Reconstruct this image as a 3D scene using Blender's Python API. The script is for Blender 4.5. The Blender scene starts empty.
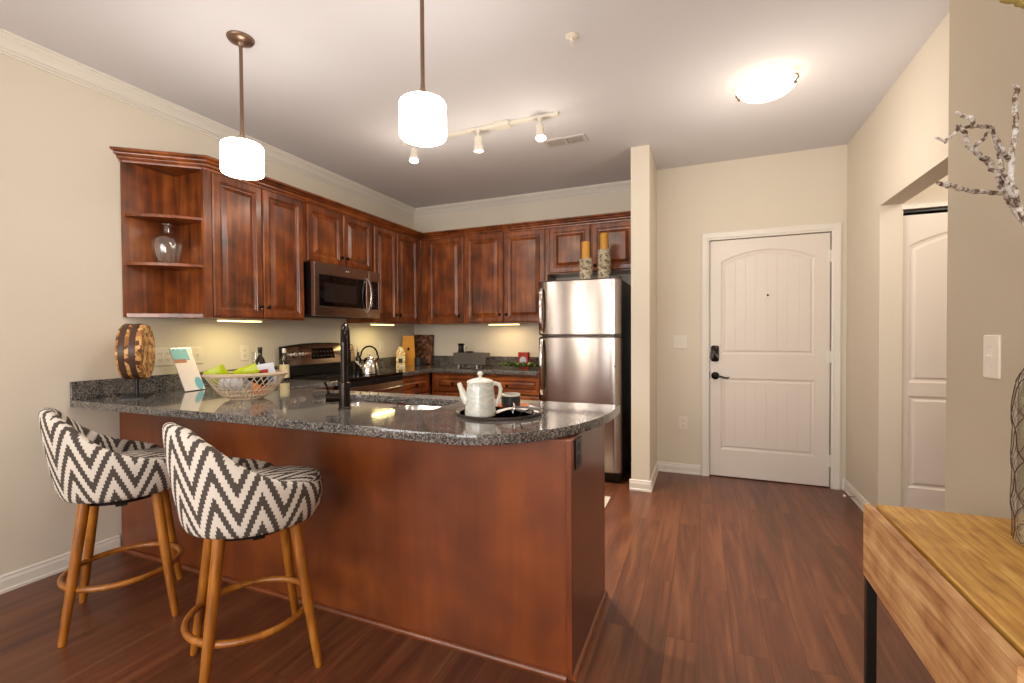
import bpy, bmesh, math, random
from mathutils import Vector, Matrix
PI = math.pi
S = bpy.context.scene
COL = S.collection
random.seed(7)

# ------------------------------------------------------------------ camera
yaw, pitch, roll, FPX = .393, -.016, -.006, 459.17
cy, sy, cp, sp = math.cos(yaw), math.sin(yaw), math.cos(pitch), math.sin(pitch)
F = Vector((-sy*cp, cy*cp, sp)); R = Vector((cy, sy, 0)); U = R.cross(F)
cr, sr = math.cos(roll), math.sin(roll)
R, U = cr*R + sr*U, -sr*R + cr*U
cd = bpy.data.cameras.new('camera'); cam = bpy.data.objects.new('camera', cd); COL.objects.link(cam)
m = Matrix((R, U, -F)).transposed().to_4x4(); m.translation = Vector((3.187, 0, 1.259))
cam.matrix_world = m
cd.sensor_width = 36; cd.lens = FPX/1024*36; cd.clip_start = .02; cd.clip_end = 60
S.camera = cam

# ------------------------------------------------------------------ light and exposure
S.view_settings.view_transform = 'Standard'; S.view_settings.look = 'None'
S.view_settings.gamma = 1; S.view_settings.use_curve_mapping = False
S.view_settings.exposure = 0.25
W = bpy.data.worlds.new('sky'); S.world = W; W.use_nodes = True
bg = W.node_tree.nodes['Background']; bg.inputs[0].default_value = (.75, .85, 1, 1); bg.inputs[1].default_value = 1.2

def area(name, loc, rot, sx, sy_, power, color, spread=PI):
    l = bpy.data.lights.new(name, 'AREA'); l.shape = 'RECTANGLE'; l.size = sx; l.size_y = sy_
    l.energy = power; l.color = color; l.spread = spread
    o = bpy.data.objects.new(name, l); COL.objects.link(o); o.location = loc; o.rotation_euler = rot
    return o
# unseen windows behind camera: rear one added for fill, left set by stool shadows
area('rear_fill', (2.55, -3.16, 1.45), (PI/2, 0, 0), 2.3, 1.8, 75, (1, .96, .92))
area('streak_light', (.66, -3.16, 1.45), (PI/2, 0, 0), .09, 2.0, 12, (1, .95, .88))  # added slit lights, make bright streaks reflect in the fridge doors
area('streak_light', (.99, -3.16, 1.45), (PI/2, 0, 0), .06, 2.0, 8, (1, .95, .88))
area('daylight_left', (-.16, -2.1, 1.45), (0, -PI/2, 0), 1.7, 1.4, 60, (1, .96, .92))

def spot(name, loc, target, power, color, angle, blend=.5, rad=.03):
    l = bpy.data.lights.new(name, 'SPOT'); l.energy = power; l.color = color
    l.spot_size = angle; l.spot_blend = blend; l.shadow_soft_size = rad
    o = bpy.data.objects.new(name, l); COL.objects.link(o); o.location = loc
    o.rotation_euler = (Vector(target)-Vector(loc)).to_track_quat('-Z', 'Y').to_euler()
    return o
def point(name, loc, power, color, rad):
    l = bpy.data.lights.new(name, 'POINT'); l.energy = power; l.color = color; l.shadow_soft_size = rad
    o = bpy.data.objects.new(name, l); COL.objects.link(o); o.location = loc
    return o
WARM = (1, .90, .76)
# unseen fill lights added behind the camera to lift ceiling and room
point('room_fill', (1.0, -1.0, 1.6), 30, (1, .93, .84), .16)
point('room_fill', (3.0, -1.2, 1.6), 36, (1, .93, .84), .16)

# ------------------------------------------------------------------ materials
def lin(c):
    return tuple(((v/255)/12.92 if v/255 <= .04045 else ((v/255+.055)/1.055)**2.4) for v in c)+(1,)
def newmat(name):
    m = bpy.data.materials.new(name); m.use_nodes = True
    nt = m.node_tree; return m, nt, nt.nodes['Principled BSDF']
def link(nt, a, b): nt.links.new(a, b)
def mat(name, c, rough=.5, metal=0, noise=.04, nscale=40, bump=0, bscale=200, spec=.5, trans=0, ior=1.45, coat=0):
    m, nt, b = newmat(name); N = nt.nodes
    b.inputs['Roughness'].default_value = rough; b.inputs['Metallic'].default_value = metal
    b.inputs['Specular IOR Level'].default_value = spec; b.inputs['Transmission Weight'].default_value = trans
    b.inputs['IOR'].default_value = ior; b.inputs['Coat Weight'].default_value = coat
    tc = N.new('ShaderNodeTexCoord')
    n = N.new('ShaderNodeTexNoise'); n.inputs['Scale'].default_value = nscale; n.inputs['Detail'].default_value = 3
    link(nt, tc.outputs['Object'], n.inputs['Vector'])
    mx = N.new('ShaderNodeMix'); mx.data_type = 'RGBA'
    col = lin(c)
    mx.inputs[6].default_value = tuple(v*(1-noise) for v in col[:3])+(1,)
    mx.inputs[7].default_value = tuple(min(1, v*(1+noise)) for v in col[:3])+(1,)
    link(nt, n.outputs['Fac'], mx.inputs[0]); link(nt, mx.outputs[2], b.inputs['Base Color'])
    if bump:
        n2 = N.new('ShaderNodeTexNoise'); n2.inputs['Scale'].default_value = bscale; link(nt, tc.outputs['Object'], n2.inputs['Vector'])
        bp = N.new('ShaderNodeBump'); bp.inputs['Strength'].default_value = bump; bp.inputs['Distance'].default_value = .002
        link(nt, n2.outputs['Fac'], bp.inputs['Height']); link(nt, bp.outputs['Normal'], b.inputs['Normal'])
    return m
def emit(name, c, strength):
    m, nt, b = newmat(name)
    b.inputs['Base Color'].default_value = lin(c); b.inputs['Emission Color'].default_value = lin(c)
    b.inputs['Emission Strength'].default_value = strength; b.inputs['Roughness'].default_value = .4
    return m
def wood(name, dark, mid, light, axis='z', rough=.32, scale=1.0, coat=.3, knots=0, blotch=.5):
    m, nt, b = newmat(name); N = nt.nodes
    tc = N.new('ShaderNodeTexCoord'); oi = N.new('ShaderNodeObjectInfo')
    mul = N.new('ShaderNodeMath'); mul.operation = 'MULTIPLY'; mul.inputs[1].default_value = 37
    link(nt, oi.outputs['Random'], mul.inputs[0])
    add = N.new('ShaderNodeVectorMath'); add.operation = 'ADD'
    link(nt, tc.outputs['Object'], add.inputs[0]); link(nt, mul.outputs[0], add.inputs[1])
    mp = N.new('ShaderNodeMapping'); s = [22*scale]*3; s['xyz'.index(axis)] = 1.6*scale
    mp.inputs['Scale'].default_value = s; link(nt, add.outputs[0], mp.inputs[0])
    n = N.new('ShaderNodeTexNoise'); n.inputs['Scale'].default_value = 1; n.inputs['Detail'].default_value = 5; n.inputs['Distortion'].default_value = .8
    link(nt, mp.outputs[0], n.inputs['Vector'])
    n2 = N.new('ShaderNodeTexNoise'); n2.inputs['Scale'].default_value = 6*scale; n2.inputs['Detail'].default_value = 2
    link(nt, add.outputs[0], n2.inputs['Vector'])
    mx = N.new('ShaderNodeMix'); mx.data_type = 'FLOAT'; mx.inputs[0].default_value = blotch
    link(nt, n.outputs['Fac'], mx.inputs[2]); link(nt, n2.outputs['Fac'], mx.inputs[3])
    r = N.new('ShaderNodeValToRGB'); e = r.color_ramp.elements
    e[0].position = .32; e[0].color = lin(dark); e[1].position = .68; e[1].color = lin(light)
    x = e.new(.5); x.color = lin(mid)
    link(nt, mx.outputs[0], r.inputs[0]); link(nt, r.outputs[0], b.inputs['Base Color'])
    b.inputs['Roughness'].default_value = rough; b.inputs['Coat Weight'].default_value = coat; b.inputs['Coat Roughness'].default_value = .2
    bp = N.new('ShaderNodeBump'); bp.inputs['Strength'].default_value = .08; bp.inputs['Distance'].default_value = .001
    link(nt, n.outputs['Fac'], bp.inputs['Height']); link(nt, bp.outputs['Normal'], b.inputs['Normal'])
    return m

M = {}
M['wall'] = mat('wall_paint', (219, 210, 194), .85, noise=.02, nscale=3, bump=.12, bscale=160, spec=.2)
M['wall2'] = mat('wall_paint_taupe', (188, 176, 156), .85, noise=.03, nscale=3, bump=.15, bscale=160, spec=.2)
M['ceil'] = mat('ceiling_paint', (216, 213, 215), .9, noise=.015, nscale=4, bump=.12, bscale=120, spec=.1)
M['trim'] = mat('white_trim_paint', (228, 222, 212), .4, noise=.01)
M['door'] = mat('white_door_paint', (226, 217, 207), .38, noise=.015, nscale=6)
M['cab_z'] = wood('cabinet_wood_upright', (58, 27, 10), (120, 59, 21), (166, 94, 40), 'z')
M['cab_x'] = wood('cabinet_wood_across_x', (58, 27, 10), (120, 59, 21), (166, 94, 40), 'x')
M['cab_y'] = wood('cabinet_wood_across_y', (58, 27, 10), (120, 59, 21), (166, 94, 40), 'y')
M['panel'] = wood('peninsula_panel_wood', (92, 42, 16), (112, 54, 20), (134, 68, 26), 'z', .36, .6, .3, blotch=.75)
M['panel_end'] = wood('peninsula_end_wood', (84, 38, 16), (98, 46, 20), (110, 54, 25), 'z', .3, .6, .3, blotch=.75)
M['leg'] = wood('stool_leg_wood', (112, 62, 14), (154, 92, 24), (184, 120, 38), 'z', .3, 1.2)
M['table'] = wood('table_top_wood', (140, 90, 32), (188, 138, 60), (212, 168, 90), 'y', .45, 3.2, .05, blotch=.22)
M['apron'] = wood('table_apron_wood', (126, 76, 42), (182, 132, 84), (216, 174, 122), 'y', .5, 2.2, .05, blotch=.35)
M['bark'] = mat('birch_bark', (176, 160, 134), .9, noise=.75, nscale=38, bump=.8, bscale=60)
M['wax'] = mat('yellow_wax', (206, 150, 62), .5, noise=.06)
M['black'] = mat('black_plastic', (16, 15, 15), .3)
M['bronze'] = mat('dark_bronze', (40, 34, 30), .18, metal=.8)
M['rodbronze'] = mat('brushed_bronze', (128, 104, 86), .35, metal=.8)
M['blackglass'] = mat('black_glass', (8, 8, 9), .05, spec=.6)
M['chrome'] = mat('polished_metal', (205, 200, 195), .12, metal=1)
M['white'] = mat('white_plastic', (226, 218, 204), .4)
M['ceramic'] = mat('ceramic_white', (214, 211, 200), .2, coat=.5)
M['darkgrey'] = mat('charcoal_ceramic', (42, 44, 48), .45)
M['saucer'] = wood('saucer_wood', (120, 56, 22), (156, 78, 34), (176, 94, 42), 'x', .35)
M['tray'] = mat('black_tray', (88, 78, 72), .3)
M['napkin'] = mat('dark_napkin_cloth', (80, 75, 72), .9, bump=.4, bscale=500)
M['napkin2'] = mat('napkin_stripes', (200, 192, 182), .8)
M['wicker'] = mat('pale_wicker', (192, 172, 146), .7, noise=.25, nscale=60)
M['green'] = mat('lime_packet', (176, 190, 20), .35, noise=.15, nscale=20)
M['packwhite'] = mat('white_packet', (206, 210, 220), .35, noise=.12, nscale=25)
M['packred'] = mat('red_print', (196, 60, 48), .4)
M['packblue'] = mat('blue_print', (60, 120, 180), .4)
M['orange'] = mat('orange_packet', (214, 120, 30), .4)
M['teal'] = mat('teal_print', (108, 176, 190), .45)
M['paper'] = mat('card_paper', (226, 216, 212), .5)
M['skin'] = mat('photo_print_brown', (170, 110, 90), .5)
M['cream'] = mat('cream_label', (214, 200, 160), .5)
M['darkbottle'] = mat('dark_bottle_glass', (30, 16, 12), .08, spec=.6)
M['yellow'] = mat('yellow_coffee_bag', (218, 148, 18), .4, noise=.18, nscale=14, bump=.5, bscale=25)
M['redtin'] = mat('red_tin', (190, 46, 30), .4)
M['leaf'] = mat('leaf_green', (58, 92, 34), .5, noise=.3, nscale=30)
M['leaflight'] = mat('leaf_pale', (176, 186, 92), .5, noise=.3)
M['toaster'] = mat('toaster_grey', (118, 112, 108), .35, metal=.6)
M['vent'] = mat('vent_white', (205, 198, 192), .5)
M['dark'] = mat('dark_gap', (10, 9, 8), .8)
M['mattex'] = mat('mat_cloth', (196, 184, 166), .95, bump=.5, bscale=300)
M['wire'] = mat('rusty_wire', (90, 62, 48), .5, metal=.6)
M['branch'] = mat('birch_branch', (176, 168, 160), .85, noise=.75, nscale=70, bump=.7, bscale=80)
M['bud'] = mat('yellow_stem', (168, 148, 84), .6)
M['shade'] = emit('lit_frosted_shade', (255, 248, 238), 21)
M['bowl'] = emit('lit_alabaster_bowl', (255, 240, 214), 2.1)
M['bulb'] = emit('lit_track_bulb', (255, 232, 200), 30)
M['strip'] = emit('lit_undercabinet_strip', (255, 226, 140), 4)
M['pewter'] = mat('pewter_clip', (110, 96, 70), .4, metal=.8)

def mk_glass(name, tint, mixv=.12, rough=.02):
    m, nt, b = newmat(name); N = nt.nodes
    t = N.new('ShaderNodeBsdfTransparent'); t.inputs[0].default_value = tint
    g = N.new('ShaderNodeBsdfGlossy'); g.inputs['Roughness'].default_value = rough
    lw = N.new('ShaderNodeLayerWeight'); lw.inputs[0].default_value = .35
    mt = N.new('ShaderNodeMath'); mt.operation = 'MULTIPLY_ADD'; mt.inputs[1].default_value = .6; mt.inputs[2].default_value = mixv
    link(nt, lw.outputs['Facing'], mt.inputs[0])
    x = N.new('ShaderNodeMixShader'); link(nt, mt.outputs[0], x.inputs[0]); link(nt, t.outputs[0], x.inputs[1]); link(nt, g.outputs[0], x.inputs[2])
    link(nt, x.outputs[0], N['Material Output'].inputs['Surface'])
    return m
M['glass'] = mk_glass('clear_thin_glass', (.93, .95, .93, 1))
M['pane'] = mk_glass('window_pane_glass', (.98, .98, .98, 1), .03)

def mk_granite():
    m, nt, b = newmat('grey_granite'); N = nt.nodes
    tc = N.new('ShaderNodeTexCoord')
    v = N.new('ShaderNodeTexVoronoi'); v.inputs['Scale'].default_value = 190; link(nt, tc.outputs['Object'], v.inputs['Vector'])
    n = N.new('ShaderNodeTexNoise'); n.inputs['Scale'].default_value = 110; n.inputs['Detail'].default_value = 4; n.inputs['Roughness'].default_value = .7
    link(nt, tc.outputs['Object'], n.inputs['Vector'])
    n3 = N.new('ShaderNodeTexNoise'); n3.inputs['Scale'].default_value = 14; n3.inputs['Detail'].default_value = 3; link(nt, tc.outputs['Object'], n3.inputs['Vector'])
    sep = N.new('ShaderNodeSeparateColor'); link(nt, v.outputs['Color'], sep.inputs[0])
    mx = N.new('ShaderNodeMix'); mx.data_type = 'FLOAT'; mx.inputs[0].default_value = .45
    link(nt, sep.outputs[0], mx.inputs[2]); link(nt, n.outputs['Fac'], mx.inputs[3])
    mx2 = N.new('ShaderNodeMix'); mx2.data_type = 'FLOAT'; mx2.inputs[0].default_value = .22
    link(nt, mx.outputs[0], mx2.inputs[2]); link(nt, n3.outputs['Fac'], mx2.inputs[3])
    r = N.new('ShaderNodeValToRGB'); e = r.color_ramp.elements
    e[0].position = .25; e[0].color = lin((22, 22, 24)); e[1].position = .8; e[1].color = lin((168, 160, 152))
    for p, c in ((.38, (58, 57, 58)), (.52, (92, 89, 87)), (.66, (122, 117, 112))):
        x = e.new(p); x.color = lin(c)
    link(nt, mx2.outputs[0], r.inputs[0]); link(nt, r.outputs[0], b.inputs['Base Color'])
    b.inputs['Roughness'].default_value = .09; b.inputs['Specular IOR Level'].default_value = .75
    b.inputs['Coat Weight'].default_value = .4; b.inputs['Coat Roughness'].default_value = .03
    return m
M['granite'] = mk_granite()

def mk_steel(name, col, rough, axis, wav):
    m, nt, b = newmat(name); N = nt.nodes
    tc = N.new('ShaderNodeTexCoord'); mp = N.new('ShaderNodeMapping')
    s = [400]*3; s['xyz'.index(axis)] = 3; mp.inputs['Scale'].default_value = s
    link(nt, tc.outputs['Object'], mp.inputs[0])
    n = N.new('ShaderNodeTexNoise'); n.inputs['Scale'].default_value = 1; link(nt, mp.outputs[0], n.inputs['Vector'])
    r = N.new('ShaderNodeMapRange'); r.inputs[3].default_value = rough*.85; r.inputs[4].default_value = rough*1.2
    link(nt, n.outputs['Fac'], r.inputs[0]); link(nt, r.outputs[0], b.inputs['Roughness'])
    w = N.new('ShaderNodeTexNoise'); w.inputs['Scale'].default_value = .8; w.inputs['Detail'].default_value = 0
    mp2 = N.new('ShaderNodeMapping'); mp2.inputs['Scale'].default_value = (4, 4, 1.3)
    link(nt, tc.outputs['Object'], mp2.inputs[0]); link(nt, mp2.outputs[0], w.inputs['Vector'])
    bp = N.new('ShaderNodeBump'); bp.inputs['Strength'].default_value = wav; bp.inputs['Distance'].default_value = .03
    link(nt, w.outputs['Fac'], bp.inputs['Height']); link(nt, bp.outputs['Normal'], b.inputs['Normal'])
    b.inputs['Base Color'].default_value = lin(col); b.inputs['Metallic'].default_value = 1
    b.inputs['Anisotropic'].default_value = .92; b.inputs['Anisotropic Rotation'].default_value = .25
    return m
M['steel'] = mk_steel('brushed_steel', (164, 154, 147), .19, 'z', .10)
M['steel_y'] = mk_steel('brushed_steel_across', (178, 160, 146), .28, 'y', .05)
M['sinksteel'] = mk_steel('sink_steel', (200, 192, 184), .22, 'x', .05)

def mk_floor():
    m, nt, b = newmat('hardwood_planks'); N = nt.nodes
    tc = N.new('ShaderNodeTexCoord'); sx = N.new('ShaderNodeSeparateXYZ'); link(nt, tc.outputs['Object'], sx.inputs[0])
    cx = N.new('ShaderNodeCombineXYZ'); link(nt, sx.outputs[1], cx.inputs[0]); link(nt, sx.outputs[0], cx.inputs[1])
    br = N.new('ShaderNodeTexBrick'); link(nt, cx.outputs[0], br.inputs['Vector'])
    br.inputs['Scale'].default_value = 1; br.inputs['Brick Width'].default_value = 1.22; br.inputs['Row Height'].default_value = .127
    br.inputs['Mortar Size'].default_value = .0012; br.offset = .37; br.inputs['Bias'].default_value = 0
    br.inputs['Color1'].default_value = (0, 0, 0, 1); br.inputs['Color2'].default_value = (1, 1, 1, 1); br.inputs['Mortar'].default_value = (.5, .5, .5, 1)
    sc = N.new('ShaderNodeVectorMath'); sc.operation = 'SCALE'; sc.inputs['Scale'].default_value = 9
    link(nt, br.outputs['Color'], sc.inputs[0])
    ad = N.new('ShaderNodeVectorMath'); ad.operation = 'ADD'; link(nt, tc.outputs['Object'], ad.inputs[0]); link(nt, sc.outputs[0], ad.inputs[1])
    mp = N.new('ShaderNodeMapping'); mp.inputs['Scale'].default_value = (15, 1.1, 1); link(nt, ad.outputs[0], mp.inputs[0])
    n = N.new('ShaderNodeTexNoise'); n.inputs['Scale'].default_value = 1; n.inputs['Detail'].default_value = 6; n.inputs['Distortion'].default_value = 1.2; n.inputs['Roughness'].default_value = .6
    link(nt, mp.outputs[0], n.inputs['Vector'])
    r = N.new('ShaderNodeValToRGB'); e = r.color_ramp.elements
    e[0].position = .3; e[0].color = lin((78, 42, 26)); e[1].position = .72; e[1].color = lin((128, 80, 52))
    x = e.new(.5); x.color = lin((102, 58, 37))
    link(nt, n.outputs['Fac'], r.inputs[0])
    # plank to plank tone
    mr = N.new('ShaderNodeMapRange'); mr.inputs[3].default_value = .86; mr.inputs[4].default_value = 1.12; link(nt, br.outputs['Color'], mr.inputs[0])
    vm = N.new('ShaderNodeVectorMath'); vm.operation = 'SCALE'; link(nt, r.outputs[0], vm.inputs[0]); link(nt, mr.outputs[0], vm.inputs['Scale'])
    mx = N.new('ShaderNodeMix'); mx.data_type = 'RGBA'; link(nt, br.outputs['Fac'], mx.inputs[0]); link(nt, vm.outputs[0], mx.inputs[6]); mx.inputs[7].default_value = lin((62, 34, 22))
    link(nt, mx.outputs[2], b.inputs['Base Color'])
    b.inputs['Roughness'].default_value = .33; b.inputs['Specular IOR Level'].default_value = .5
    bp = N.new('ShaderNodeBump'); bp.inputs['Strength'].default_value = .12; bp.inputs['Distance'].default_value = .001
    link(nt, n.outputs['Fac'], bp.inputs['Height']); link(nt, bp.outputs['Normal'], b.inputs['Normal'])
    return m
M['floor'] = mk_floor()

def mk_chevron():
    m, nt, b = newmat('chevron_fabric'); N = nt.nodes
    uv = N.new('ShaderNodeUVMap'); uv.uv_map = 'UVMap'; s = N.new('ShaderNodeSeparateXYZ'); link(nt, uv.outputs[0], s.inputs[0])
    def ma(op, a, bb=None, c=None):
        x = N.new('ShaderNodeMath'); x.operation = op
        for i, v in enumerate((a, bb, c)):
            if v is None: continue
            if isinstance(v, (int, float)): x.inputs[i].default_value = v
            else: link(nt, v, x.inputs[i])
        return x.outputs[0]
    q = ma('SNAP', s.outputs[0], .006)
    tri = ma('PINGPONG', q, .068)                 # 0 .. .05 over a .10 m period
    amp = ma('MULTIPLY', tri, 1.65/.068)
    t = ma('ADD', ma('DIVIDE', s.outputs[1], .104), amp)
    st = ma('GREATER_THAN', ma('FRACT', t), .52)
    mx = N.new('ShaderNodeMix'); mx.data_type = 'RGBA'; link(nt, st, mx.inputs[0])
    mx.inputs[6].default_value = lin((216, 208, 198)); mx.inputs[7].default_value = lin((82, 74, 68))
    link(nt, mx.outputs[2], b.inputs['Base Color']); b.inputs['Roughness'].default_value = .9; b.inputs['Specular IOR Level'].default_value = .2
    tc = N.new('ShaderNodeTexCoord'); n = N.new('ShaderNodeTexNoise'); n.inputs['Scale'].default_value = 500; link(nt, tc.outputs['Object'], n.inputs['Vector'])
    bp = N.new('ShaderNodeBump'); bp.inputs['Strength'].default_value = .25; bp.inputs['Distance'].default_value = .001
    link(nt, n.outputs['Fac'], bp.inputs['Height']); link(nt, bp.outputs['Normal'], b.inputs['Normal'])
    return m
M['chevron'] = mk_chevron()

def mk_cells(name, cols, scale, rough=.6, rand=1):
    m, nt, b = newmat(name); N = nt.nodes
    tc = N.new('ShaderNodeTexCoord'); mp = N.new('ShaderNodeMapping'); mp.inputs['Scale'].default_value = scale
    link(nt, tc.outputs['Object'], mp.inputs[0])
    v = N.new('ShaderNodeTexVoronoi'); v.inputs['Scale'].default_value = 1; v.inputs['Randomness'].default_value = rand; link(nt, mp.outputs[0], v.inputs['Vector'])
    sp_ = N.new('ShaderNodeSeparateColor'); link(nt, v.outputs['Color'], sp_.inputs[0])
    r = N.new('ShaderNodeValToRGB'); r.color_ramp.interpolation = 'CONSTANT'; e = r.color_ramp.elements
    e[0].position = 0; e[0].color = lin(cols[0]); e[1].position = 1-1/len(cols); e[1].color = lin(cols[-1])
    for i, c in enumerate(cols[1:-1]): x = e.new((i+1)/len(cols)); x.color = lin(c)
    link(nt, sp_.outputs[0], r.inputs[0]); link(nt, r.outputs[0], b.inputs['Base Color']); b.inputs['Roughness'].default_value = rough
    bp = N.new('ShaderNodeBump'); bp.inputs['Strength'].default_value = .5; bp.inputs['Distance'].default_value = .003; bp.invert = True
    link(nt, v.outputs['Distance'], bp.inputs['Height']); link(nt, bp.outputs['Normal'], b.inputs['Normal'])
    return m
M['cork'] = mk_cells('sliced_branch_ends', [(206, 156, 92), (150, 98, 50), (96, 56, 28), (222, 178, 118), (178, 120, 62)], (50, 50, 50))
M['board'] = mk_cells('end_grain_board', [(98, 58, 38), (74, 42, 28), (140, 96, 68), (112, 70, 46), (60, 34, 24)], (30, 30, 36), .5, .25)
M['band'] = mat('dark_leather_band', (78, 56, 46), .35)
M['pattern'] = mk_cells('patterned_box_print', [(222, 176, 60), (236, 226, 196), (214, 150, 30), (240, 232, 214)], (60, 60, 60), .5, .6)
M['teapot'] = None
def mk_bark(name, stops, scale):
    m, nt, b = newmat(name); N = nt.nodes
    tc = N.new('ShaderNodeTexCoord'); n = N.new('ShaderNodeTexNoise'); n.inputs['Scale'].default_value = scale; n.inputs['Detail'].default_value = 4; n.inputs['Roughness'].default_value = .65
    link(nt, tc.outputs['Object'], n.inputs['Vector']); r = N.new('ShaderNodeValToRGB'); e = r.color_ramp.elements
    e[0].position = stops[0][0]; e[0].color = lin(stops[0][1]); e[1].position = stops[-1][0]; e[1].color = lin(stops[-1][1])
    for p, c in stops[1:-1]: x = e.new(p); x.color = lin(c)
    link(nt, n.outputs['Fac'], r.inputs[0]); link(nt, r.outputs[0], b.inputs['Base Color']); b.inputs['Roughness'].default_value = .85
    bp = N.new('ShaderNodeBump'); bp.inputs['Strength'].default_value = .5; bp.inputs['Distance'].default_value = .002
    link(nt, n.outputs['Fac'], bp.inputs['Height']); link(nt, bp.outputs['Normal'], b.inputs['Normal']); return m
M['branch'] = mk_bark('birch_branch', ((.40, (84, 66, 52)), (.46, (150, 132, 116)), (.53, (206, 200, 196)), (.66, (226, 222, 220))), 60)
M['bark'] = mk_bark('birch_bark', ((.38, (92, 78, 60)), (.47, (160, 144, 118)), (.54, (190, 178, 152)), (.66, (206, 196, 174))), 45)
def mk_teapot():
    m, nt, b = newmat('teapot_glaze'); N = nt.nodes
    tc = N.new('ShaderNodeTexCoord'); w = N.new('ShaderNodeTexWave'); w.wave_type = 'RINGS'; w.rings_direction = 'SPHERICAL'
    w.inputs['Scale'].default_value = 14; w.inputs['Distortion'].default_value = 9; w.inputs['Detail'].default_value = 2; w.inputs['Detail Scale'].default_value = 1.4
    link(nt, tc.outputs['Object'], w.inputs['Vector'])
    mx = N.new('ShaderNodeMix'); mx.data_type = 'RGBA'; link(nt, w.outputs['Fac'], mx.inputs[0])
    mx.inputs[6].default_value = lin((184, 189, 183)); mx.inputs[7].default_value = lin((206, 204, 192))
    link(nt, mx.outputs[2], b.inputs['Base Color']); b.inputs['Roughness'].default_value = .22; b.inputs['Coat Weight'].default_value = .6
    return m
M['teapot'] = mk_teapot()

# ------------------------------------------------------------------ mesh helpers
class MB:
    def __init__(s): s.bm = bmesh.new()
    def box(s, x0, x1, y0, y1, z0, z1, fr=None):
        f = fr or (lambda a, b_, c: (a, b_, c))
        v = [s.bm.verts.new(f(x, y, z)) for x in (x0, x1) for y in (y0, y1) for z in (z0, z1)]
        for q in ((0, 1, 3, 2), (4, 6, 7, 5), (0, 4, 5, 1), (2, 3, 7, 6), (0, 2, 6, 4), (1, 5, 7, 3)): s.bm.faces.new([v[i] for i in q])
        return s
    def loops(s, L, closed=True, cap0=True, cap1=True, ring=False):
        V = [[s.bm.verts.new(p) for p in l] for l in L]
        n = len(V[0]); k = len(V)
        for i in range(k if ring else k-1):
            A, B = V[i], V[(i+1) % k]
            for j in range(n if closed else n-1): s.bm.faces.new((A[j], A[(j+1) % n], B[(j+1) % n], B[j]))
        if not ring:
            if cap0: s.bm.faces.new(V[0][::-1])
            if cap1: s.bm.faces.new(V[-1])
        return s
    def tube(s, pts, r, n=10, closed=False, cap=True):
        pts = [Vector(p) for p in pts]; k = len(pts)
        rs = r if isinstance(r, (list, tuple)) else [r]*k
        L = []; prev = None
        for i, p in enumerate(pts):
            if closed: t = pts[(i+1) % k]-pts[i-1]
            else: t = pts[min(i+1, k-1)]-pts[max(i-1, 0)]
            t.normalize()
            if prev is None:
                a = Vector((0, 0, 1)) if abs(t.z) < .9 else Vector((1, 0, 0))
                u = t.cross(a).normalized()
            else: u = (prev-t*prev.dot(t)).normalized()
            prev = u; w = t.cross(u)
            L.append([p+(u*math.cos(2*PI*j/n)+w*math.sin(2*PI*j/n))*rs[i] for j in range(n)])
        s.loops(L, ring=closed, cap0=cap, cap1=cap); return s
    def lathe(s, prof, c=(0, 0, 0), n=32, ax=None, cap0=True, cap1=True, ex=1, ey=1):
        """prof: (radius, height) pairs; ax: optional frame (u, w, axis)"""
        c = Vector(c); u, w, a = ax or (Vector((1, 0, 0)), Vector((0, 1, 0)), Vector((0, 0, 1)))
        L = [[c+(u*math.cos(2*PI*j/n)*ex+w*math.sin(2*PI*j/n)*ey)*max(r, .0002)+a*h for j in range(n)] for r, h in prof]
        s.loops(L, cap0=cap0, cap1=cap1); return s
    def prism(s, poly, z0, z1):
        s.loops([[(x, y, z0) for x, y in poly], [(x, y, z1) for x, y in poly]]); return s
    def sweep(s, prof, path, fr):
        """prof: list of (a,b); path: parameter list; fr(a,b,t)->xyz"""
        s.loops([[fr(a, b_, t) for a, b_ in prof] for t in path]); return s
    def obj(s, name, mt, parent=None, smooth=False, bevel=0, loc=None, subsurf=0, solid=0, seg=2):
        bmesh.ops.recalc_face_normals(s.bm, faces=s.bm.faces)
        me = bpy.data.meshes.new(name); s.bm.to_mesh(me); s.bm.free()
        return finish(name, me, mt, parent, smooth, bevel, loc, subsurf, solid, seg)
def finish(name, me, mt, parent=None, smooth=False, bevel=0, loc=None, subsurf=0, solid=0, seg=2):
    o = bpy.data.objects.new(name, me); COL.objects.link(o)
    me.materials.append(M[mt] if isinstance(mt, str) else mt)
    if smooth or bevel:
        for p in me.polygons: p.use_smooth = True
        try: me.set_sharp_from_angle(angle=math.radians(40 if smooth else 30))
        except Exception: pass
    if solid: md = o.modifiers.new('s', 'SOLIDIFY'); md.thickness = solid; md.offset = 0
    if bevel:
        md = o.modifiers.new('b', 'BEVEL'); md.width = bevel; md.segments = seg; md.limit_method = 'ANGLE'; md.harden_normals = True
    if subsurf:
        md = o.modifiers.new('ss', 'SUBSURF'); md.levels = md.render_levels = subsurf
    if parent: o.parent = parent
    if loc: o.location = loc
    return o
def tag(o, label, cat, group=None, kind=None):
    o['label'] = label; o['category'] = cat
    if group: o['group'] = group
    if kind: o['kind'] = kind
    return o
def thing(name, label, cat, loc=(0, 0, 0), rz=0, group=None):
    o = bpy.data.objects.new(name, None); COL.objects.link(o); o.empty_display_size = .1
    o.location = loc; o.rotation_euler = (0, 0, rz)
    return tag(o, label, cat, group)
def struct(o): o['kind'] = 'structure'; return o
def copy_tree(o, parent=None):
    c = o.copy(); COL.objects.link(c); c.parent = parent
    for ch in list(o.children): copy_tree(ch, c)
    return c
def box(name, mt, b, parent=None, bevel=0, **k): return MB().box(*b).obj(name, mt, parent, bevel=bevel, **k)
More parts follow.
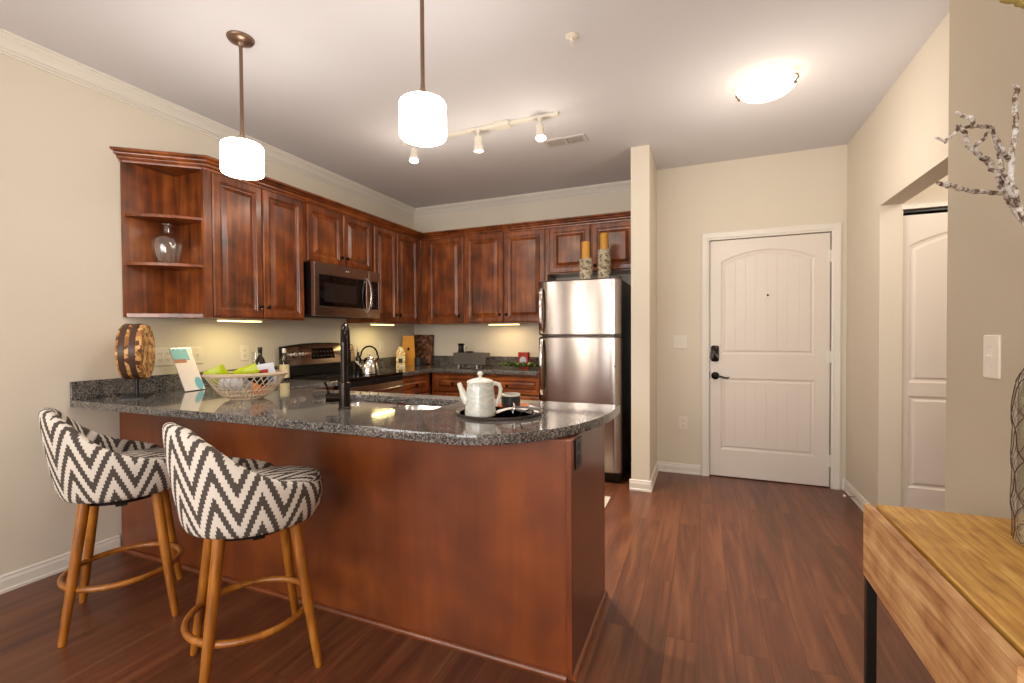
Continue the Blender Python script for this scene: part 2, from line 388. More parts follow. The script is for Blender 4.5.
def slab2d(name, mt, loops, z0, z1, parent=None, bevel=.003):
    """flat slab from closed outlines; inner outlines become holes"""
    cu = bpy.data.curves.new(name, 'CURVE'); cu.dimensions = '2D'; cu.fill_mode = 'BOTH'
    cu.extrude = (z1-z0)/2-bevel; cu.bevel_depth = bevel; cu.bevel_resolution = 2; cu.offset = -bevel
    for l in loops:
        sp_ = cu.splines.new('POLY'); sp_.points.add(len(l)-1)
        for i, (x, y) in enumerate(l): sp_.points[i].co = (x, y, 0, 1)
        sp_.use_cyclic_u = True
    t = bpy.data.objects.new('tmp', cu); COL.objects.link(t)
    bpy.context.view_layer.update()
    me = bpy.data.meshes.new_from_object(t.evaluated_get(bpy.context.evaluated_depsgraph_get()))
    bpy.data.objects.remove(t)
    me.transform(Matrix.Translation((0, 0, (z0+z1)/2)))
    bm = bmesh.new(); bm.from_mesh(me); bmesh.ops.remove_doubles(bm, verts=bm.verts, dist=1e-5); bmesh.ops.recalc_face_normals(bm, faces=bm.faces); bm.to_mesh(me); bm.free()
    me.materials.clear()
    o = finish(name, me, mt, parent, smooth=True)
    for p in me.polygons:
        if abs(p.normal.z) > .995: p.use_smooth = False
    return o
def arc(cx_, cy_, rx, ry, a0, a1, n=10):
    return [(cx_+rx*math.cos(math.radians(a0+(a1-a0)*i/n)), cy_+ry*math.sin(math.radians(a0+(a1-a0)*i/n))) for i in range(n+1)]
def rrect(x0, x1, y0, y1, r, n=6):
    return arc(x1-r, y1-r, r, r, 0, 90, n)+arc(x0+r, y1-r, r, r, 90, 180, n)+arc(x0+r, y0+r, r, r, 180, 270, n)+arc(x1-r, y0+r, r, r, 270, 360, n)

# ------------------------------------------------------------------ room shell
H = 2.74; YB = 4.64; YD = 4.384; XR = 4.243; XN = 4.02; YR = -3.0
struct(box('floor', 'floor', (-.2, 5.8, YR-.2, 4.8, -.1, 0)))
struct(box('ceiling', 'ceil', (-.2, 5.8, YR-.2, 4.8, H, H+.1)))
w = MB()
w.box(-.12, 0, YR-.12, -2.85, 0, H).box(-.12, 0, -1.35, YB+.12, 0, H).box(-.12, 0, -2.85, -1.35, 0, .6).box(-.12, 0, -2.85, -1.35, 2.3, H)
struct(w.obj('wall_left', 'wall'))
struct(box('wall_back', 'wall', (0, 2.74, YB, YB+.12, 0, H)))
struct(box('wall_partition', 'wall', (2.659, 2.802, 3.768, YB, 0, H)))
DX0, DX1, DZ = 3.247, 4.139, 2.072
w = MB().box(2.802, DX0-.01, YD, YD+.14, 0, H).box(DX1+.01, XR+.12, YD, YD+.14, 0, H).box(DX0-.01, DX1+.01, YD, YD+.14, DZ+.012, H)
struct(w.obj('wall_far', 'wall'))
YO = 3.652
w = MB().box(XR, XR+.12, YO, YD, 0, H).box(XR, XR+.12, 2.18, YO, 2.072, H)
struct(w.obj('wall_right', 'wall'))
HX0, HX1, HZ = 4.352, 5.16, 2.022
w = MB().box(HX1, 5.6, YO, YO+.12, 0, H).box(XR+.12, HX1, YO, YO+.12, HZ+.035, H).box(5.6, 5.72, 2.0, YO+.12, 0, H)
struct(w.obj('wall_hall', 'wall'))
w = MB().box(XN, XN+.12, YR, 2.18, 0, H).box(XN+.12, 5.72, 2.06, 2.18, 0, H)
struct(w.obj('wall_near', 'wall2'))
w = MB().box(-.12, .60, YR-.12, YR, 0, H).box(.72, .94, YR-.12, YR, 0, H).box(1.04, 1.35, YR-.12, YR, 0, H).box(3.75, XN+.12, YR-.12, YR, 0, H)
for a, b_, c, d in ((1.35, 3.75, .5, 2.4), (.60, .72, .4, 2.5), (.94, 1.04, .4, 2.5)): w.box(a, b_, YR-.12, YR, 0, c).box(a, b_, YR-.12, YR, d, H)
struct(w.obj('wall_rear', 'wall'))
def window(name, fr, w0, w1, z0, z1, mull):
    f = MB()
    for a, b_, c, d in ((w0, w1, z0, z0+.05), (w0, w1, z1-.05, z1), (w0, w0+.05, z0, z1), (w1-.05, w1, z0, z1)): f.box(a, b_, -.09, -.03, c, d, fr)
    for k in range(1, mull): x = w0+(w1-w0)*k/mull; f.box(x-.03, x+.03, -.09, -.03, z0, z1, fr)
    f.box(w0, w1, -.085, -.035, (z0+z1)/2-.02, (z0+z1)/2+.02, fr)
    o = struct(f.obj(name, 'trim', bevel=.003))
    MB().box(w0+.05, w1-.05, -.062, -.058, z0+.05, z1-.05, fr).obj('pane', 'pane', o)
window('fill_window', lambda a, b_, c: (a, YR+b_, c), 1.35, 3.75, .5, 2.4, 2)  # unseen window, added so the fill daylight can enter
for nm, a0, a1 in (('streak_window_1', .60, .72), ('streak_window_2', .94, 1.04)):  # unseen slit windows added for the streaks in the fridge doors
    f = MB()
    for a, b_, c, d in ((a0, a1, .4, .42), (a0, a1, 2.48, 2.5), (a0, a0+.008, .4, 2.5), (a1-.008, a1, .4, 2.5)): f.box(a, b_, YR-.09, YR-.03, c, d)
    MB().box(a0+.008, a1-.008, YR-.062, YR-.058, .42, 2.48).obj('pane', 'pane', struct(f.obj(nm, 'trim')))
window('window_2', lambda a, b_, c: (b_, a, c), -2.85, -1.35, .6, 2.3, 2)

# baseboards: profile (out, up)
BB = [(0, 0), (.016, 0), (.016, .014), (.012, .018), (.012, .06), (.008, .072), (.0085, .08), (.004, .086), (0, .087)]
def baseboard(name, runs):
    mb = MB()
    for fr, t0, t1 in runs: mb.sweep(BB, (t0, t1), fr)
    return struct(mb.obj(name, 'trim'))
baseboard('baseboard_left', [(lambda a, b_, t: (a, t, b_), YR, 1.60)])
baseboard('baseboard_partition', [(lambda a, b_, t: (t, 3.768-a, b_), 2.645, 2.816), (lambda a, b_, t: (2.802+a, t, b_), 3.754, YD)])
baseboard('baseboard_far', [(lambda a, b_, t: (t, YD-a, b_), 2.802, DX0-.075), (lambda a, b_, t: (t, YD-a, b_), DX1+.075, XR)])
baseboard('baseboard_right', [(lambda a, b_, t: (XR-a, t, b_), YO-.014, YD), (lambda a, b_, t: (t, YO-a, b_), XR-.014, HX0)])
baseboard('baseboard_near', [(lambda a, b_, t: (XN-a, t, b_), YR, 2.19)])
baseboard('baseboard_rear', [(lambda a, b_, t: (t, YR+a, b_), 0, XN)])
# crown moulding: profile (out from wall, down from ceiling)
CR = [(0, 0), (.08, 0), (.08, .010), (.070, .013), (.070, .020), (.052, .034), (.038, .050), (.030, .062), (.018, .066), (.018, .074), (.008, .078), (.008, .086), (0, .086)]
struct(MB().loops([[(a, YR, H-b_) for a, b_ in CR], [(a, YB-a, H-b_) for a, b_ in CR]]).obj('trim_1', 'trim'))
struct(MB().loops([[(a, YB-a, H-b_) for a, b_ in CR], [(2.659, YB-a, H-b_) for a, b_ in CR]]).obj('trim_2', 'trim'))
# entry door casing
CS = [(0, 0), (.066, 0), (.066, .014), (.056, .019), (.018, .015), (.012, .010), (0, .008)]
def casing(name, x0, x1, z1, yw):
    mb = MB()
    mb.loops([[(x0-a, yw-b_, 0) for a, b_ in CS], [(x0-a, yw-b_, z1+a) for a, b_ in CS], [(x1+a, yw-b_, z1+a) for a, b_ in CS], [(x1+a, yw-b_, 0) for a, b_ in CS]])
    mb.box(x0-.008, x0, yw-.004, yw+.12, 0, z1+.008).box(x1, x1+.008, yw-.004, yw+.12, 0, z1+.008).box(x0-.008, x1+.008, yw-.004, yw+.12, z1, z1+.008)
    mb.box(x0, x1, yw+.06, yw+.12, 0, .006).box(x0, x0+.014, yw+.051, yw+.09, 0, z1).box(x1-.014, x1, yw+.051, yw+.09, 0, z1).box(x0, x1, yw+.051, yw+.09, z1-.014, z1)
    return struct(mb.obj(name, 'trim'))
casing('trim_3', DX0-.003, DX1+.003, DZ-.006, YD)

def panel_face(mb, fr, W_, H_, panels, t, grooves=False, n=14, edge=.003):
    """a slab with sunk and raised panels; fr(u, w, out)"""
    bm = mb.bm
    outer = [(0, 0), (W_, 0), (W_, H_), (0, H_)]
    e = edge
    back = [bm.verts.new(fr(u, w_, 0)) for u, w_ in outer]
    mid = [bm.verts.new(fr(u, w_, t-e*.7)) for u, w_ in outer]
    ins = [(e, e), (W_-e, e), (W_-e, H_-e), (e, H_-e)]
    top = [bm.verts.new(fr(u, w_, t)) for u, w_ in ins]
    for A, B in ((back, mid), (mid, top)):
        for j in range(4): bm.faces.new((A[j], A[(j+1) % 4], B[(j+1) % 4], B[j]))
    bm.faces.new(back[::-1])
    edges = []
    for j in range(4): edges.append(bm.edges.get((top[j], top[(j+1) % 4])))
    for (x0, x1, z0, z1, rise, prof) in panels:
        def loop(i):
            a, b_, c, d = x0+i, x1-i, z0+i, z1-i
            pts = [(a, c), (b_, c)]
            if rise: pts += [(b_+(a-b_)*k/n, d+rise*(1-((2*k/n)-1)**2)) for k in range(n+1)]
            else: pts += [(b_, d), (a, d)]
            return pts
        prev = None
        for i, dep in prof:
            cur = [bm.verts.new(fr(u, w_, t+dep)) for u, w_ in loop(i)]
            if prev is None:
                for j in range(len(cur)): edges.append(bm.edges.new((cur[j], cur[(j+1) % len(cur)])))
            else:
                for j in range(len(cur)): bm.faces.new((prev[j], prev[(j+1) % len(cur)], cur[(j+1) % len(cur)], cur[j]))
            prev = cur
        if not grooves: bm.faces.new(prev)
        else:
            i, dep = prof[-1]; a, b_, c, d = x0+i, x1-i, z0+i, z1-i
            nb = 8; cols = []
            for k in range(nb):
                xa, xb = a+(b_-a)*k/nb, a+(b_-a)*(k+1)/nb
                g = .003
                if k: cols += [(xa, dep-.0018), (xa+g, dep)]
                else: cols += [(xa, dep)]
                cols += [(xb-g, dep)] if k < nb-1 else [(xb, dep)]
            vb = [bm.verts.new(fr(u, c, t+q)) for u, q in cols]
            vt = [bm.verts.new(fr(u, d+(rise*(1-((2*(u-a)/(b_-a))-1)**2) if rise else 0), t+q)) for u, q in cols]
            for j in range(len(cols)-1): bm.faces.new((vb[j], vb[j+1], vt[j+1], vt[j]))
    bmesh.ops.triangle_fill(bm, use_beauty=True, use_dissolve=True, edges=edges)
    return mb
DPROF = [(0, 0), (.010, -.008), (.022, -.010), (.034, -.002), (.038, -.002)]
# entry door: inner frame u -> +x, out -> -y
t_ = .04
fr = lambda u, w_, q: (DX0+.003+u, YD+.05-q, .008+w_)
mb = MB(); panel_face(mb, fr, DX1-DX0-.006, 2.052, [(.105-.02, .765+.02, .235, .86, 0, DPROF), (.105-.02, .765+.02, 1.065, 1.87, .085, DPROF)], t_, True)
door1 = struct(mb.obj('door_1', 'door'))
def on_door(x, z): return Vector((x, YD+.05-t_, z))
mb = MB(); c = on_door(3.289, 1.08)
mb.loops([[(c.x+u_*s_, c.y-dy, c.z+v_*s_) for u_, v_ in rrect(-.033, .033, -.07, .07, .02, 4)] for dy, s_ in ((0, 1), (.018, 1), (.026, .86))])
mb.obj('keypad_lock', 'bronze', door1, smooth=True)
AX_Y = (Vector((1, 0, 0)), Vector((0, 0, 1)), Vector((0, -1, 0)))
c = on_door(3.292, .885)
mb = MB().lathe([(.033, 0), (.033, .006), (.024, .014), (.011, .018), (.011, .045)], c, 24, AX_Y)
mb.tube([c+Vector(p) for p in ((-.008, -.045, 0), (.015, -.048, .001), (.045, -.05, -.004), (.07, -.05, -.012), (.092, -.05, -.014), (.108, -.049, -.008))], [.009, .0095, .0085, .008, .008, .006], 10)
mb.obj('door_handle', 'bronze', door1, smooth=True)
c = on_door(3.695, 1.574); MB().lathe([(.008, 0), (.008, .003), (.003, .004)], c, 16, AX_Y).obj('peephole', 'bronze', door1, smooth=True)
for z in (1.87, 1.06, .22):
    mb = MB().tube([(DX1+.001, YD+.004, z-.05), (DX1+.001, YD+.004, z+.05)], .007, 10); mb.box(DX1-.03, DX1+.002, YD+.0055, YD+.012, z-.045, z+.045)
    mb.obj('hinge', 'trim', door1)
for z in (1.065, .89):
    box('latch_plate', 'bronze', (DX0-.006, DX0+.004, YD-.003, YD+.006, z-.028, z+.028), door1)
# hall closet door
fr = lambda u, w_, q: (HX0+.002+u, YO+.06-q, .01+w_)
mb = MB(); panel_face(mb, fr, .79, 1.99, [(.05, .74, .25, .84, 0, DPROF), (.05, .74, .925, 1.80, .09, DPROF)], .035, False)
door2 = struct(mb.obj('door_2', 'door'))
mb = MB().box(HX0, HX1, YO+.02, YO+.06, HZ-.006, HZ+.008)
mb.obj('sliding_track', 'black', door2)
MB().box(HX0, HX1, YO-.004, YO+.06, HZ+.012, HZ+.036).obj('track_cover', 'trim', door2)
struct(box('leak_stop', 'dark', (DX0-.01, DX1+.01, YD+.142, YD+.15, 0, DZ+.012)))  # hidden dark sheet added to stop sky light leaking around the entry door
struct(box('trim_4', 'dark', (HX0, HX1, YO+.1, YO+.12, 0, HZ+.04)))

# ------------------------------------------------------------------ cabinets
CP = [(0, 0), (.003, -.005), (.010, -.007), (.014, -.013), (.022, -.014), (.046, -.001), (.050, 0.001)]
DP = [(0, 0), (.004, -.004), (.008, -.004), (.012, -.009), (.016, -.010), (.030, -.001), (.033, -.001)]
def cab_frame(side):
    if side == 'left': return lambda u, w_, q: (q, u, w_)            # u = y, out = x
    return lambda u, w_, q: (u, YB-q, w_)                            # back wall: u = x, out = -y
def knob(fr, u, z, q, parent):
    p = Vector(fr(u, z, q)); a = (Vector(fr(u, z, q+1))-p)
    ux = Vector((0, 0, 1)); wx = a.cross(ux)
    MB().lathe([(.006, 0), (.005, .010), (.014, .016), (.0145, .022), (.009, .027)], p, 16, (ux, wx, a)).obj('knob', 'bronze', parent, smooth=True)
def cab_door(side, u0, u1, z0, z1, q0, parent, kn=None, name='door', fw=.046, prof=CP):
    fr0 = cab_frame(side); fr = lambda u, w_, q: fr0(u0+u, z0+w_, q0+q)
    mb = MB(); W_, H_ = u1-u0, z1-z0
    panel_face(mb, fr, W_, H_, [(fw, W_-fw, fw, H_-fw, 0, prof)], .022, edge=.008)
    o = mb.obj(name, 'cab_z' if name == 'door' else ('cab_y' if side == 'left' else 'cab_x'), parent)
    if kn: knob(fr0, kn[0], kn[1], q0+.02, o)
    return o
def wall_cab(name, label, side, u0, u1, z0, z1, depth, doors, knobs):
    t = thing(name, label, 'cabinet', cab_frame(side)((u0+u1)/2, z0, 0))
    fr = cab_frame(side); off = t.location
    mb = MB().box(u0, u1, z0, z1, .002, depth, lambda a, b_, c: fr(a, b_, c))
    parts = [mb.obj('body', 'cab_z', t)]
    for (a, b_), k in zip(doors, knobs): parts.append(cab_door(side, a, b_, z0+.008, z1-.02, depth, t, k))
    for p in parts: p.location = -off
    return t
ZB = 1.375; ZT = 2.315; DEP = .31
wall_cab('wall_cabinet', 'tall double-door cherry wall cabinet between open corner shelves and microwave', 'left', 1.955, 2.70, ZB, ZT, DEP, [(1.968, 2.322), (2.328, 2.685)], [(2.295, 1.46), (2.355, 1.46)])
wall_cab('wall_cabinet', 'short double-door cherry wall cabinet directly above the microwave', 'left', 2.702, 3.498, 1.84, ZT, DEP, [(2.722, 3.108), (3.114, 3.485)], [(3.08, 1.92), (3.145, 1.92)])
wall_cab('wall_cabinet', 'tall double-door cherry wall cabinet between microwave and back corner', 'left', 3.50, 4.31, ZB, ZT, DEP, [(3.515, 3.862), (3.868, 4.235)], [(3.835, 1.46), (3.895, 1.46)])
wall_cab('wall_cabinet', 'single-door cherry wall cabinet beside the corner on the back wall', 'back', .31, .85, ZB, ZT, DEP, [(.395, .838)], [(.80, 1.46)])
wall_cab('wall_cabinet', 'double-door cherry wall cabinet left of the refrigerator on the back wall', 'back', .852, 1.772, ZB, ZT, DEP, [(.865, 1.303), (1.312, 1.752)], [(1.27, 1.46), (1.345, 1.46)])
wall_cab('wall_cabinet', 'short double-door cherry wall cabinet above the steel refrigerator', 'back', 1.774, 2.656, 1.845, ZT, DEP, [(1.80, 2.207), (2.222, 2.63)], [(2.17, 1.90), (2.255, 1.90)])
# open corner shelf at the end of the run
t = thing('corner_shelf_cabinet', 'open cherry corner shelf unit with two curved shelves ending the wall cabinets', 'shelf', (0, 1.64, ZB))
y0, y1 = 1.64, 1.954
def shelfpoly(pull=0.0):
    pts = [(.002, y1), (.002, y0+.012)]
    a0 = Vector((.012, y0+.012)); a1 = Vector((DEP+.018, y1-.03)); c = (a0+a1)/2; nrm = Vector((a1.y-a0.y, -(a1.x-a0.x))).normalized()
    for k in range(13):
        s_ = k/12; p = a0+(a1-a0)*s_+nrm*(pull*4*s_*(1-s_)); pts.append((p.x, p.y))
    pts.append((DEP+.018, y1)); return pts
parts = [MB().prism([(.002, y0), (.014, y0), (.014, y1), (.002, y1)], ZB, ZT).obj('back_panel', 'cab_z', t),
         MB().box(.014, DEP, y1-.016, y1, ZB, ZT).box(DEP, DEP+.02, y1-.045, y1+.006, ZB, ZT).obj('side_panel', 'cab_z', t),
         MB().prism(shelfpoly(.0), ZB, ZB+.022).obj('bottom_board', 'cab_y', t),
         MB().prism(shelfpoly(.0), ZT-.02, ZT).obj('top_board', 'cab_y', t)]
for z in (1.685, 1.975): parts.append(MB().prism(shelfpoly(.035), z, z+.018).obj('shelf', 'cab_y', t, bevel=.002))
for p in parts: p.location = -t.location
# stepped crown along the cabinet tops
CC = [(0, 0), (.006, 0), (.008, .010), (.006, .014), (.013, .016), (.019, .024), (.020, .030), (.015, .034), (.024, .036), (.034, .044), (.036, .050), (.031, .054), (.040, .056), (.050, .062), (.050, .074), (0, .074)]
zc = ZT-.022
def ccp(x, y): return [(x, y, 0)]
path = [((0, 1.64), (0, -1)), ((DEP+.02, 1.94), (.414*1.0, -1.0)), ((DEP+.02, YB-DEP-.02), (1, -1)), ((2.656, YB-DEP-.02), (0, -1))]
path[1] = ((DEP+.02, 1.925), (1, -.42))
mb = MB().loops([[(p[0]+d[0]*a, p[1]+d[1]*a, zc+b_) for a, b_ in CC] for p, d in path])
tag(mb.obj('cabinet_crown', 'cab_y'), 'stepped cherry crown moulding running along the tops of the wall cabinets', 'crown molding')

# base cabinets
def base_cab(name, label, side, u0, u1, drawers, doors, depth=.60):
    fr = cab_frame(side); t = thing(name, label, 'cabinet', fr((u0+u1)/2, 0, .3)); off = t.location
    mb = MB().box(u0, u1, .10, .874, .002, depth, fr).box(u0, u1, 0, .10, .002, depth-.07, fr)
    parts = [mb.obj('body', 'cab_z', t)]
    for a, b_ in drawers: parts.append(cab_door(side, a, b_, .685, .852, depth, t, ((a+b_)/2, .768), 'drawer', .035, DP))
    for a, b_ in doors: parts.append(cab_door(side, a, b_, .12, .672, depth, t, (b_-.03, .62)))
    for p in parts: p.location = -off
    return t
base_cab('base_cabinet', 'cherry base cabinet right of the range under the corner worktop', 'left', 3.50, 4.03, [(3.512, 3.985)], [(3.512, 3.985)])
base_cab('base_cabinet', 'left cherry base cabinet with one drawer on the back wall', 'back', .62, 1.125, [(.655, 1.105)], [(.655, 1.105)])
base_cab('base_cabinet', 'right cherry base cabinet with one drawer beside the refrigerator', 'back', 1.127, 1.836, [(1.145, 1.80)], [(1.145, 1.47), (1.475, 1.80)])
base_cab('base_cabinet', 'cherry base cabinet left of the range behind the peninsula', 'left', 2.242, 2.698, [(2.26, 2.68)], [(2.26, 2.68)])
# peninsula
PX, PY0, PY1 = 2.753, 1.604, 2.205
t = thing('peninsula', 'long reddish brown wood peninsula base under the grey granite bar top', 'kitchen island', (1.4, 1.9, 0)); off = t.location
parts = [MB().box(.02, 1.2, PY0+.02, 2.12, .0, .874).box(2.08, PX-.02, PY0+.02, 2.12, 0, .874).box(1.2, 2.08, PY0+.02, 2.12, 0, .64).box(.66, PX-.03, 2.12, 2.185, .1, .64).obj('body', 'cab_z', t),
         MB().box(.018, .972, PY0, PY0+.02, 0, .874).obj('front_panel', 'panel', t, bevel=.001),
         MB().box(.974, PX-.022, PY0-.004, PY0+.02, 0, .874).obj('front_panel', 'panel', t, bevel=.001),
         MB().box(PX-.022, PX, PY0-.006, PY0+.02, 0, .874).obj('corner_post', 'panel', t, bevel=.002),
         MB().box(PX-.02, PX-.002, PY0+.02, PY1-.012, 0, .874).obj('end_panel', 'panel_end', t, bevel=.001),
         MB().box(PX-.03, PX-.001, PY1-.012, PY1, .0, .874).obj('end_stile', 'cab_z', t)]
sh = [(0, 0), (.014, 0), (.014, .008), (.010, .015), (.004, .019), (0, .020)]
mb = MB().loops([[(.03, PY0-.005-a, b_) for a, b_ in sh], [(PX-.02, PY0-.005-a, b_) for a, b_ in sh]]); mb.loops([[(PX-.001+a, PY0-.004, b_) for a, b_ in sh], [(PX-.001+a, PY1, b_) for a, b_ in sh]])
parts.append(mb.obj('shoe_molding', 'panel', t))
mb = MB().box(PX-.002, PX+.004, 1.648, 1.735, .755, .865); parts.append(mb.obj('outlet', 'black', t, bevel=.002))
oo = parts[-1]
mb = MB()
for z in (.787, .833):
    mb.lathe([(.019, 0), (.019, .002)], (PX+.004, 1.6915, z), 20, (Vector((0, 1, 0)), Vector((0, 0, 1)), Vector((1, 0, 0))))
mb.obj('socket', 'darkgrey', oo)
parts.append(MB().box(.66, 1.7, 2.185, 2.205, .12, .64).obj('door', 'cab_z', t)); parts.append(MB().box(1.705, PX-.03, 2.185, 2.205, .12, .64).obj('door', 'cab_z', t))
parts.append(MB().box(.66, PX-.03, 2.12, 2.205, .66, .874).obj('false_drawer_front', 'cab_x', t, bevel=.002))
for p in parts: p.location = -off
# worktops
YF = 1.384
# rounded bar corner: superellipse-ish arc
def corner_pts():
    pts = []
    x0, x1, ya, yb = 2.36, 2.82, YF, 2.10
    for k in range(21):
        a = -PI/2+PI/2*k/20; pts.append((x0+(x1-x0)*math.cos(a), yb+(yb-ya)*math.sin(a)))
    return pts
t = thing('bar_worktop', 'speckled dark grey granite worktop of the peninsula with rounded bar corner', 'countertop', (1.4, 1.8, .876)); off = t.location
sink1 = rrect(1.30, 1.665, 1.77, 2.12, .06); sink2 = rrect(1.695, 2.035, 1.77, 2.10, .09)
fh = arc(1.644, 1.69, .016, .016, 0, 360, 12)[:-1]
outline = [(.002, 2.694), (.002, YF), (2.0, YF)] + corner_pts() + [(2.82, 2.241), (.645, 2.241), (.645, 2.694)]
o1 = slab2d('slab', 'granite', [outline, rrect(1.30, 2.035, 1.77, 2.12, .07)], .876, .914, t)
o2 = MB().box(.002, .022, YF, 2.694, .9145, 1.014).obj('backsplash', 'granite', t, bevel=.002)
for p in (o1, o2): p.location = -off
t = thing('corner_worktop', 'speckled grey granite worktop turning the back corner between range and refrigerator', 'countertop', (.6, 4.3, .876)); off = t.location
o1 = slab2d('slab', 'granite', [[(.002, 3.506), (.645, 3.506), (.645, 3.995), (1.838, 3.995), (1.838, 4.638), (.002, 4.638)]], .876, .914, t)
o2 = MB().box(.002, .022, 3.506, 4.616, .9145, 1.014).box(.002, 1.838, 4.616, 4.637, .9145, 1.014).obj('backsplash', 'granite', t, bevel=.002)
for p in (o1, o2): p.location = -off
# sink
t = thing('kitchen_sink', 'double bowl stainless steel sink set into the peninsula worktop', 'sink', (1.67, 1.94, .72)); off = t.location
parts = []
for (x0, x1, ya, yb, r) in ((1.30, 1.665, 1.77, 2.12, .06), (1.695, 2.035, 1.77, 2.12, .06)):
    L = []
    for i, z in ((0, .8745), (.002, .80), (.006, .715), (.03, .695), (.10, .690)):
        L.append([(x, y, z) for x, y in rrect(x0+i, x1-i, ya+i, yb-i, max(.01, r-i*.4))])
    parts.append(MB().loops(L, cap0=False).obj('bowl', 'sinksteel', t, smooth=True, solid=.002))
    parts.append(MB().lathe([(.04, .691), (.038, .694), (.02, .692)], ((x0+x1)/2, (ya+yb)/2, 0), 20).obj('drain', 'chrome', t, smooth=True))
parts.append(MB().box(1.664, 1.696, 1.772, 2.118, .862, .868).obj('divider', 'sinksteel', t, bevel=.002))
for p in parts: p.location = -off
# faucet
t = thing('kitchen_faucet', 'tall dark bronze gooseneck faucet standing behind the sink', 'faucet', (1.632, 1.69, .915))
MB().lathe([(.030, 0), (.030, .004), (.0265, .008), (.0265, .118), (.0255, .122), (.022, .124)], n=28).obj('base', 'bronze', t, smooth=True)
SD = (-.62, .785)
pts = [(0, 0, .122), (0, 0, .30)]+[(SD[0]*.085*(1-math.cos(a)), SD[1]*.085*(1-math.cos(a)), .30+.088*math.sin(a)) for a in [PI*k/14 for k in range(1, 15)]]+[(SD[0]*.17, SD[1]*.17, .26)]
mb = MB().tube(pts, [.0165]*len(pts), 16); mb.tube([(SD[0]*.17, SD[1]*.17, .27), (SD[0]*.17, SD[1]*.17, .19)], .0205, 16)
mb.obj('spout', 'bronze', t, smooth=True)
mb = MB().tube([(-.012, -.010, .052), (-.062, -.054, .052)], .021, 16)
mb.tube([(-.052, -.045, .07), (-.058, -.050, .10), (-.066, -.056, .128)], [.006, .005, .0055], 8)
mb.obj('handle', 'bronze', t, smooth=True)

# ------------------------------------------------------------------ appliances
def off_all(t):
    for p in t.children: p.location = -t.location
# refrigerator: x 1.855..2.567, front y 3.85
FX0, FX1, FY = 1.846, 2.566, 3.845
t = thing('refrigerator', 'stainless steel top-freezer refrigerator beside the partition wall', 'refrigerator', (2.21, 4.2, 0))
box('body', 'black', (FX0+.006, FX1-.004, FY+.075, 4.60, .03, 1.715), t, .006)
M['fridgeside'] = mat('fridge_side_black', (34, 33, 33), .35, noise=.1, bump=.2, bscale=400)
t.children[0].data.materials[0] = M['fridgeside']
def fdoor(name, z0, z1):
    # gently crowned steel skin
    L = []
    for z, i in ((z0, .012), (z0+.012, 0), (z1-.012, 0), (z1, .012)):
        row = [(FX0+i, FY+.07, z)]
        for k in range(17):
            s_ = k/16; x = FX0+(FX1-FX0)*s_
            edge = min(s_, 1-s_)*(FX1-FX0)
            y = FY+i-.008*(1-(2*s_-1)**2)+(.014*(1-edge/.014)**2 if edge < .014 else 0)
            row.append((min(max(x, FX0+i), FX1-i), y, z))
        row.append((FX1-i, FY+.07, z)); L.append(row)
    return MB().loops(L).obj(name, 'steel', t, smooth=True)
d1 = fdoor('freezer_door', 1.246, 1.725); d2 = fdoor('fridge_door', .085, 1.234)
box('toe_grille', 'black', (FX0+.01, FX1-.01, FY+.03, FY+.10, .015, .08), t)
box('hinge_cover', 'black', (FX1-.10, FX1-.01, FY+.02, FY+.11, 1.7155, 1.74), t, .004)
def fhandle(z0, z1, parent):
    x = FX0+.035; pts = []
    for k in range(17):
        s_ = k/16; pts.append((x, FY-.008-.042*math.sin(PI*min(1, max(0, s_)))**.5, z0+(z1-z0)*s_))
    L = []
    for p in pts: L.append([(p[0]+a, p[1]+b_, p[2]) for a, b_ in rrect(-.014, .014, -.009, .009, .006, 3)])
    MB().loops(L).obj('door_handle', 'chrome', parent, smooth=True)
fhandle(1.265, 1.66, d1); fhandle(.72, 1.215, d2)
def emblem(c, r, ax, parent):
    u, w, a = ax; c = Vector(c)
    mb = MB().tube([c+(u*math.cos(q)+w*math.sin(q))*r+a*.002 for q in [2*PI*k/24 for k in range(24)]], r*.12, 6, closed=True)
    mb.tube([c+u*r*x+w*r*y+a*.002 for x, y in ((-.1, .45), (-.45, .25), (-.5, -.15), (-.2, -.45), (.0, -.1), (-.25, .05))], r*.08, 6)
    mb.tube([c+u*r*x+w*r*y+a*.002 for x, y in ((.45, .3), (.2, .5), (.1, .1), (.3, .0), (.1, -.3), (.45, -.4))], r*.08, 6)
    return mb.obj('logo', 'chrome', parent, smooth=True)
emblem((2.498, FY-.004, 1.655), .020, AX_Y, d1)
MB().lathe([(.007, 0), (.006, .004)], (2.515, FY-.003, .985), 12, AX_Y).obj('bumper', 'black', d2)
off_all(t)

# microwave
t = thing('microwave', 'stainless over-the-range microwave with black glass door', 'microwave', (.2, 3.1, 1.41))
MY0, MY1, MZ0, MZ1 = 2.708, 3.492, 1.412, 1.835
box('body', 'black', (.002, .375, MY0+.012, MY1-.012, MZ0+.01, MZ1), t, .003)
AX_X = (Vector((0, 1, 0)), Vector((0, 0, 1)), Vector((1, 0, 0)))
mb = MB()
def fyz(u, w_, q): return (.375+q, MY0+u, MZ0+w_)
MW, MH = MY1-MY0, MZ1-MZ0
panel_face(mb, fyz, .628, MH, [(.045, .60, .075, MH-.085, 0, [(0, 0), (.004, -.004), (.006, -.004)])], .035)
md_ = mb.obj('door', 'steel_y', t, bevel=0)
box('window', 'blackglass', (.4065, .409, MY0+.052, MY0+.593, MZ0+.082, MZ1-.092), md_)
M['screen'] = mat('microwave_inner_mesh', (38, 32, 30), .12, spec=.6)
box('inner_screen', 'screen', (.4085, .4095, MY0+.10, MY0+.47, MZ0+.115, MZ1-.155), md_)
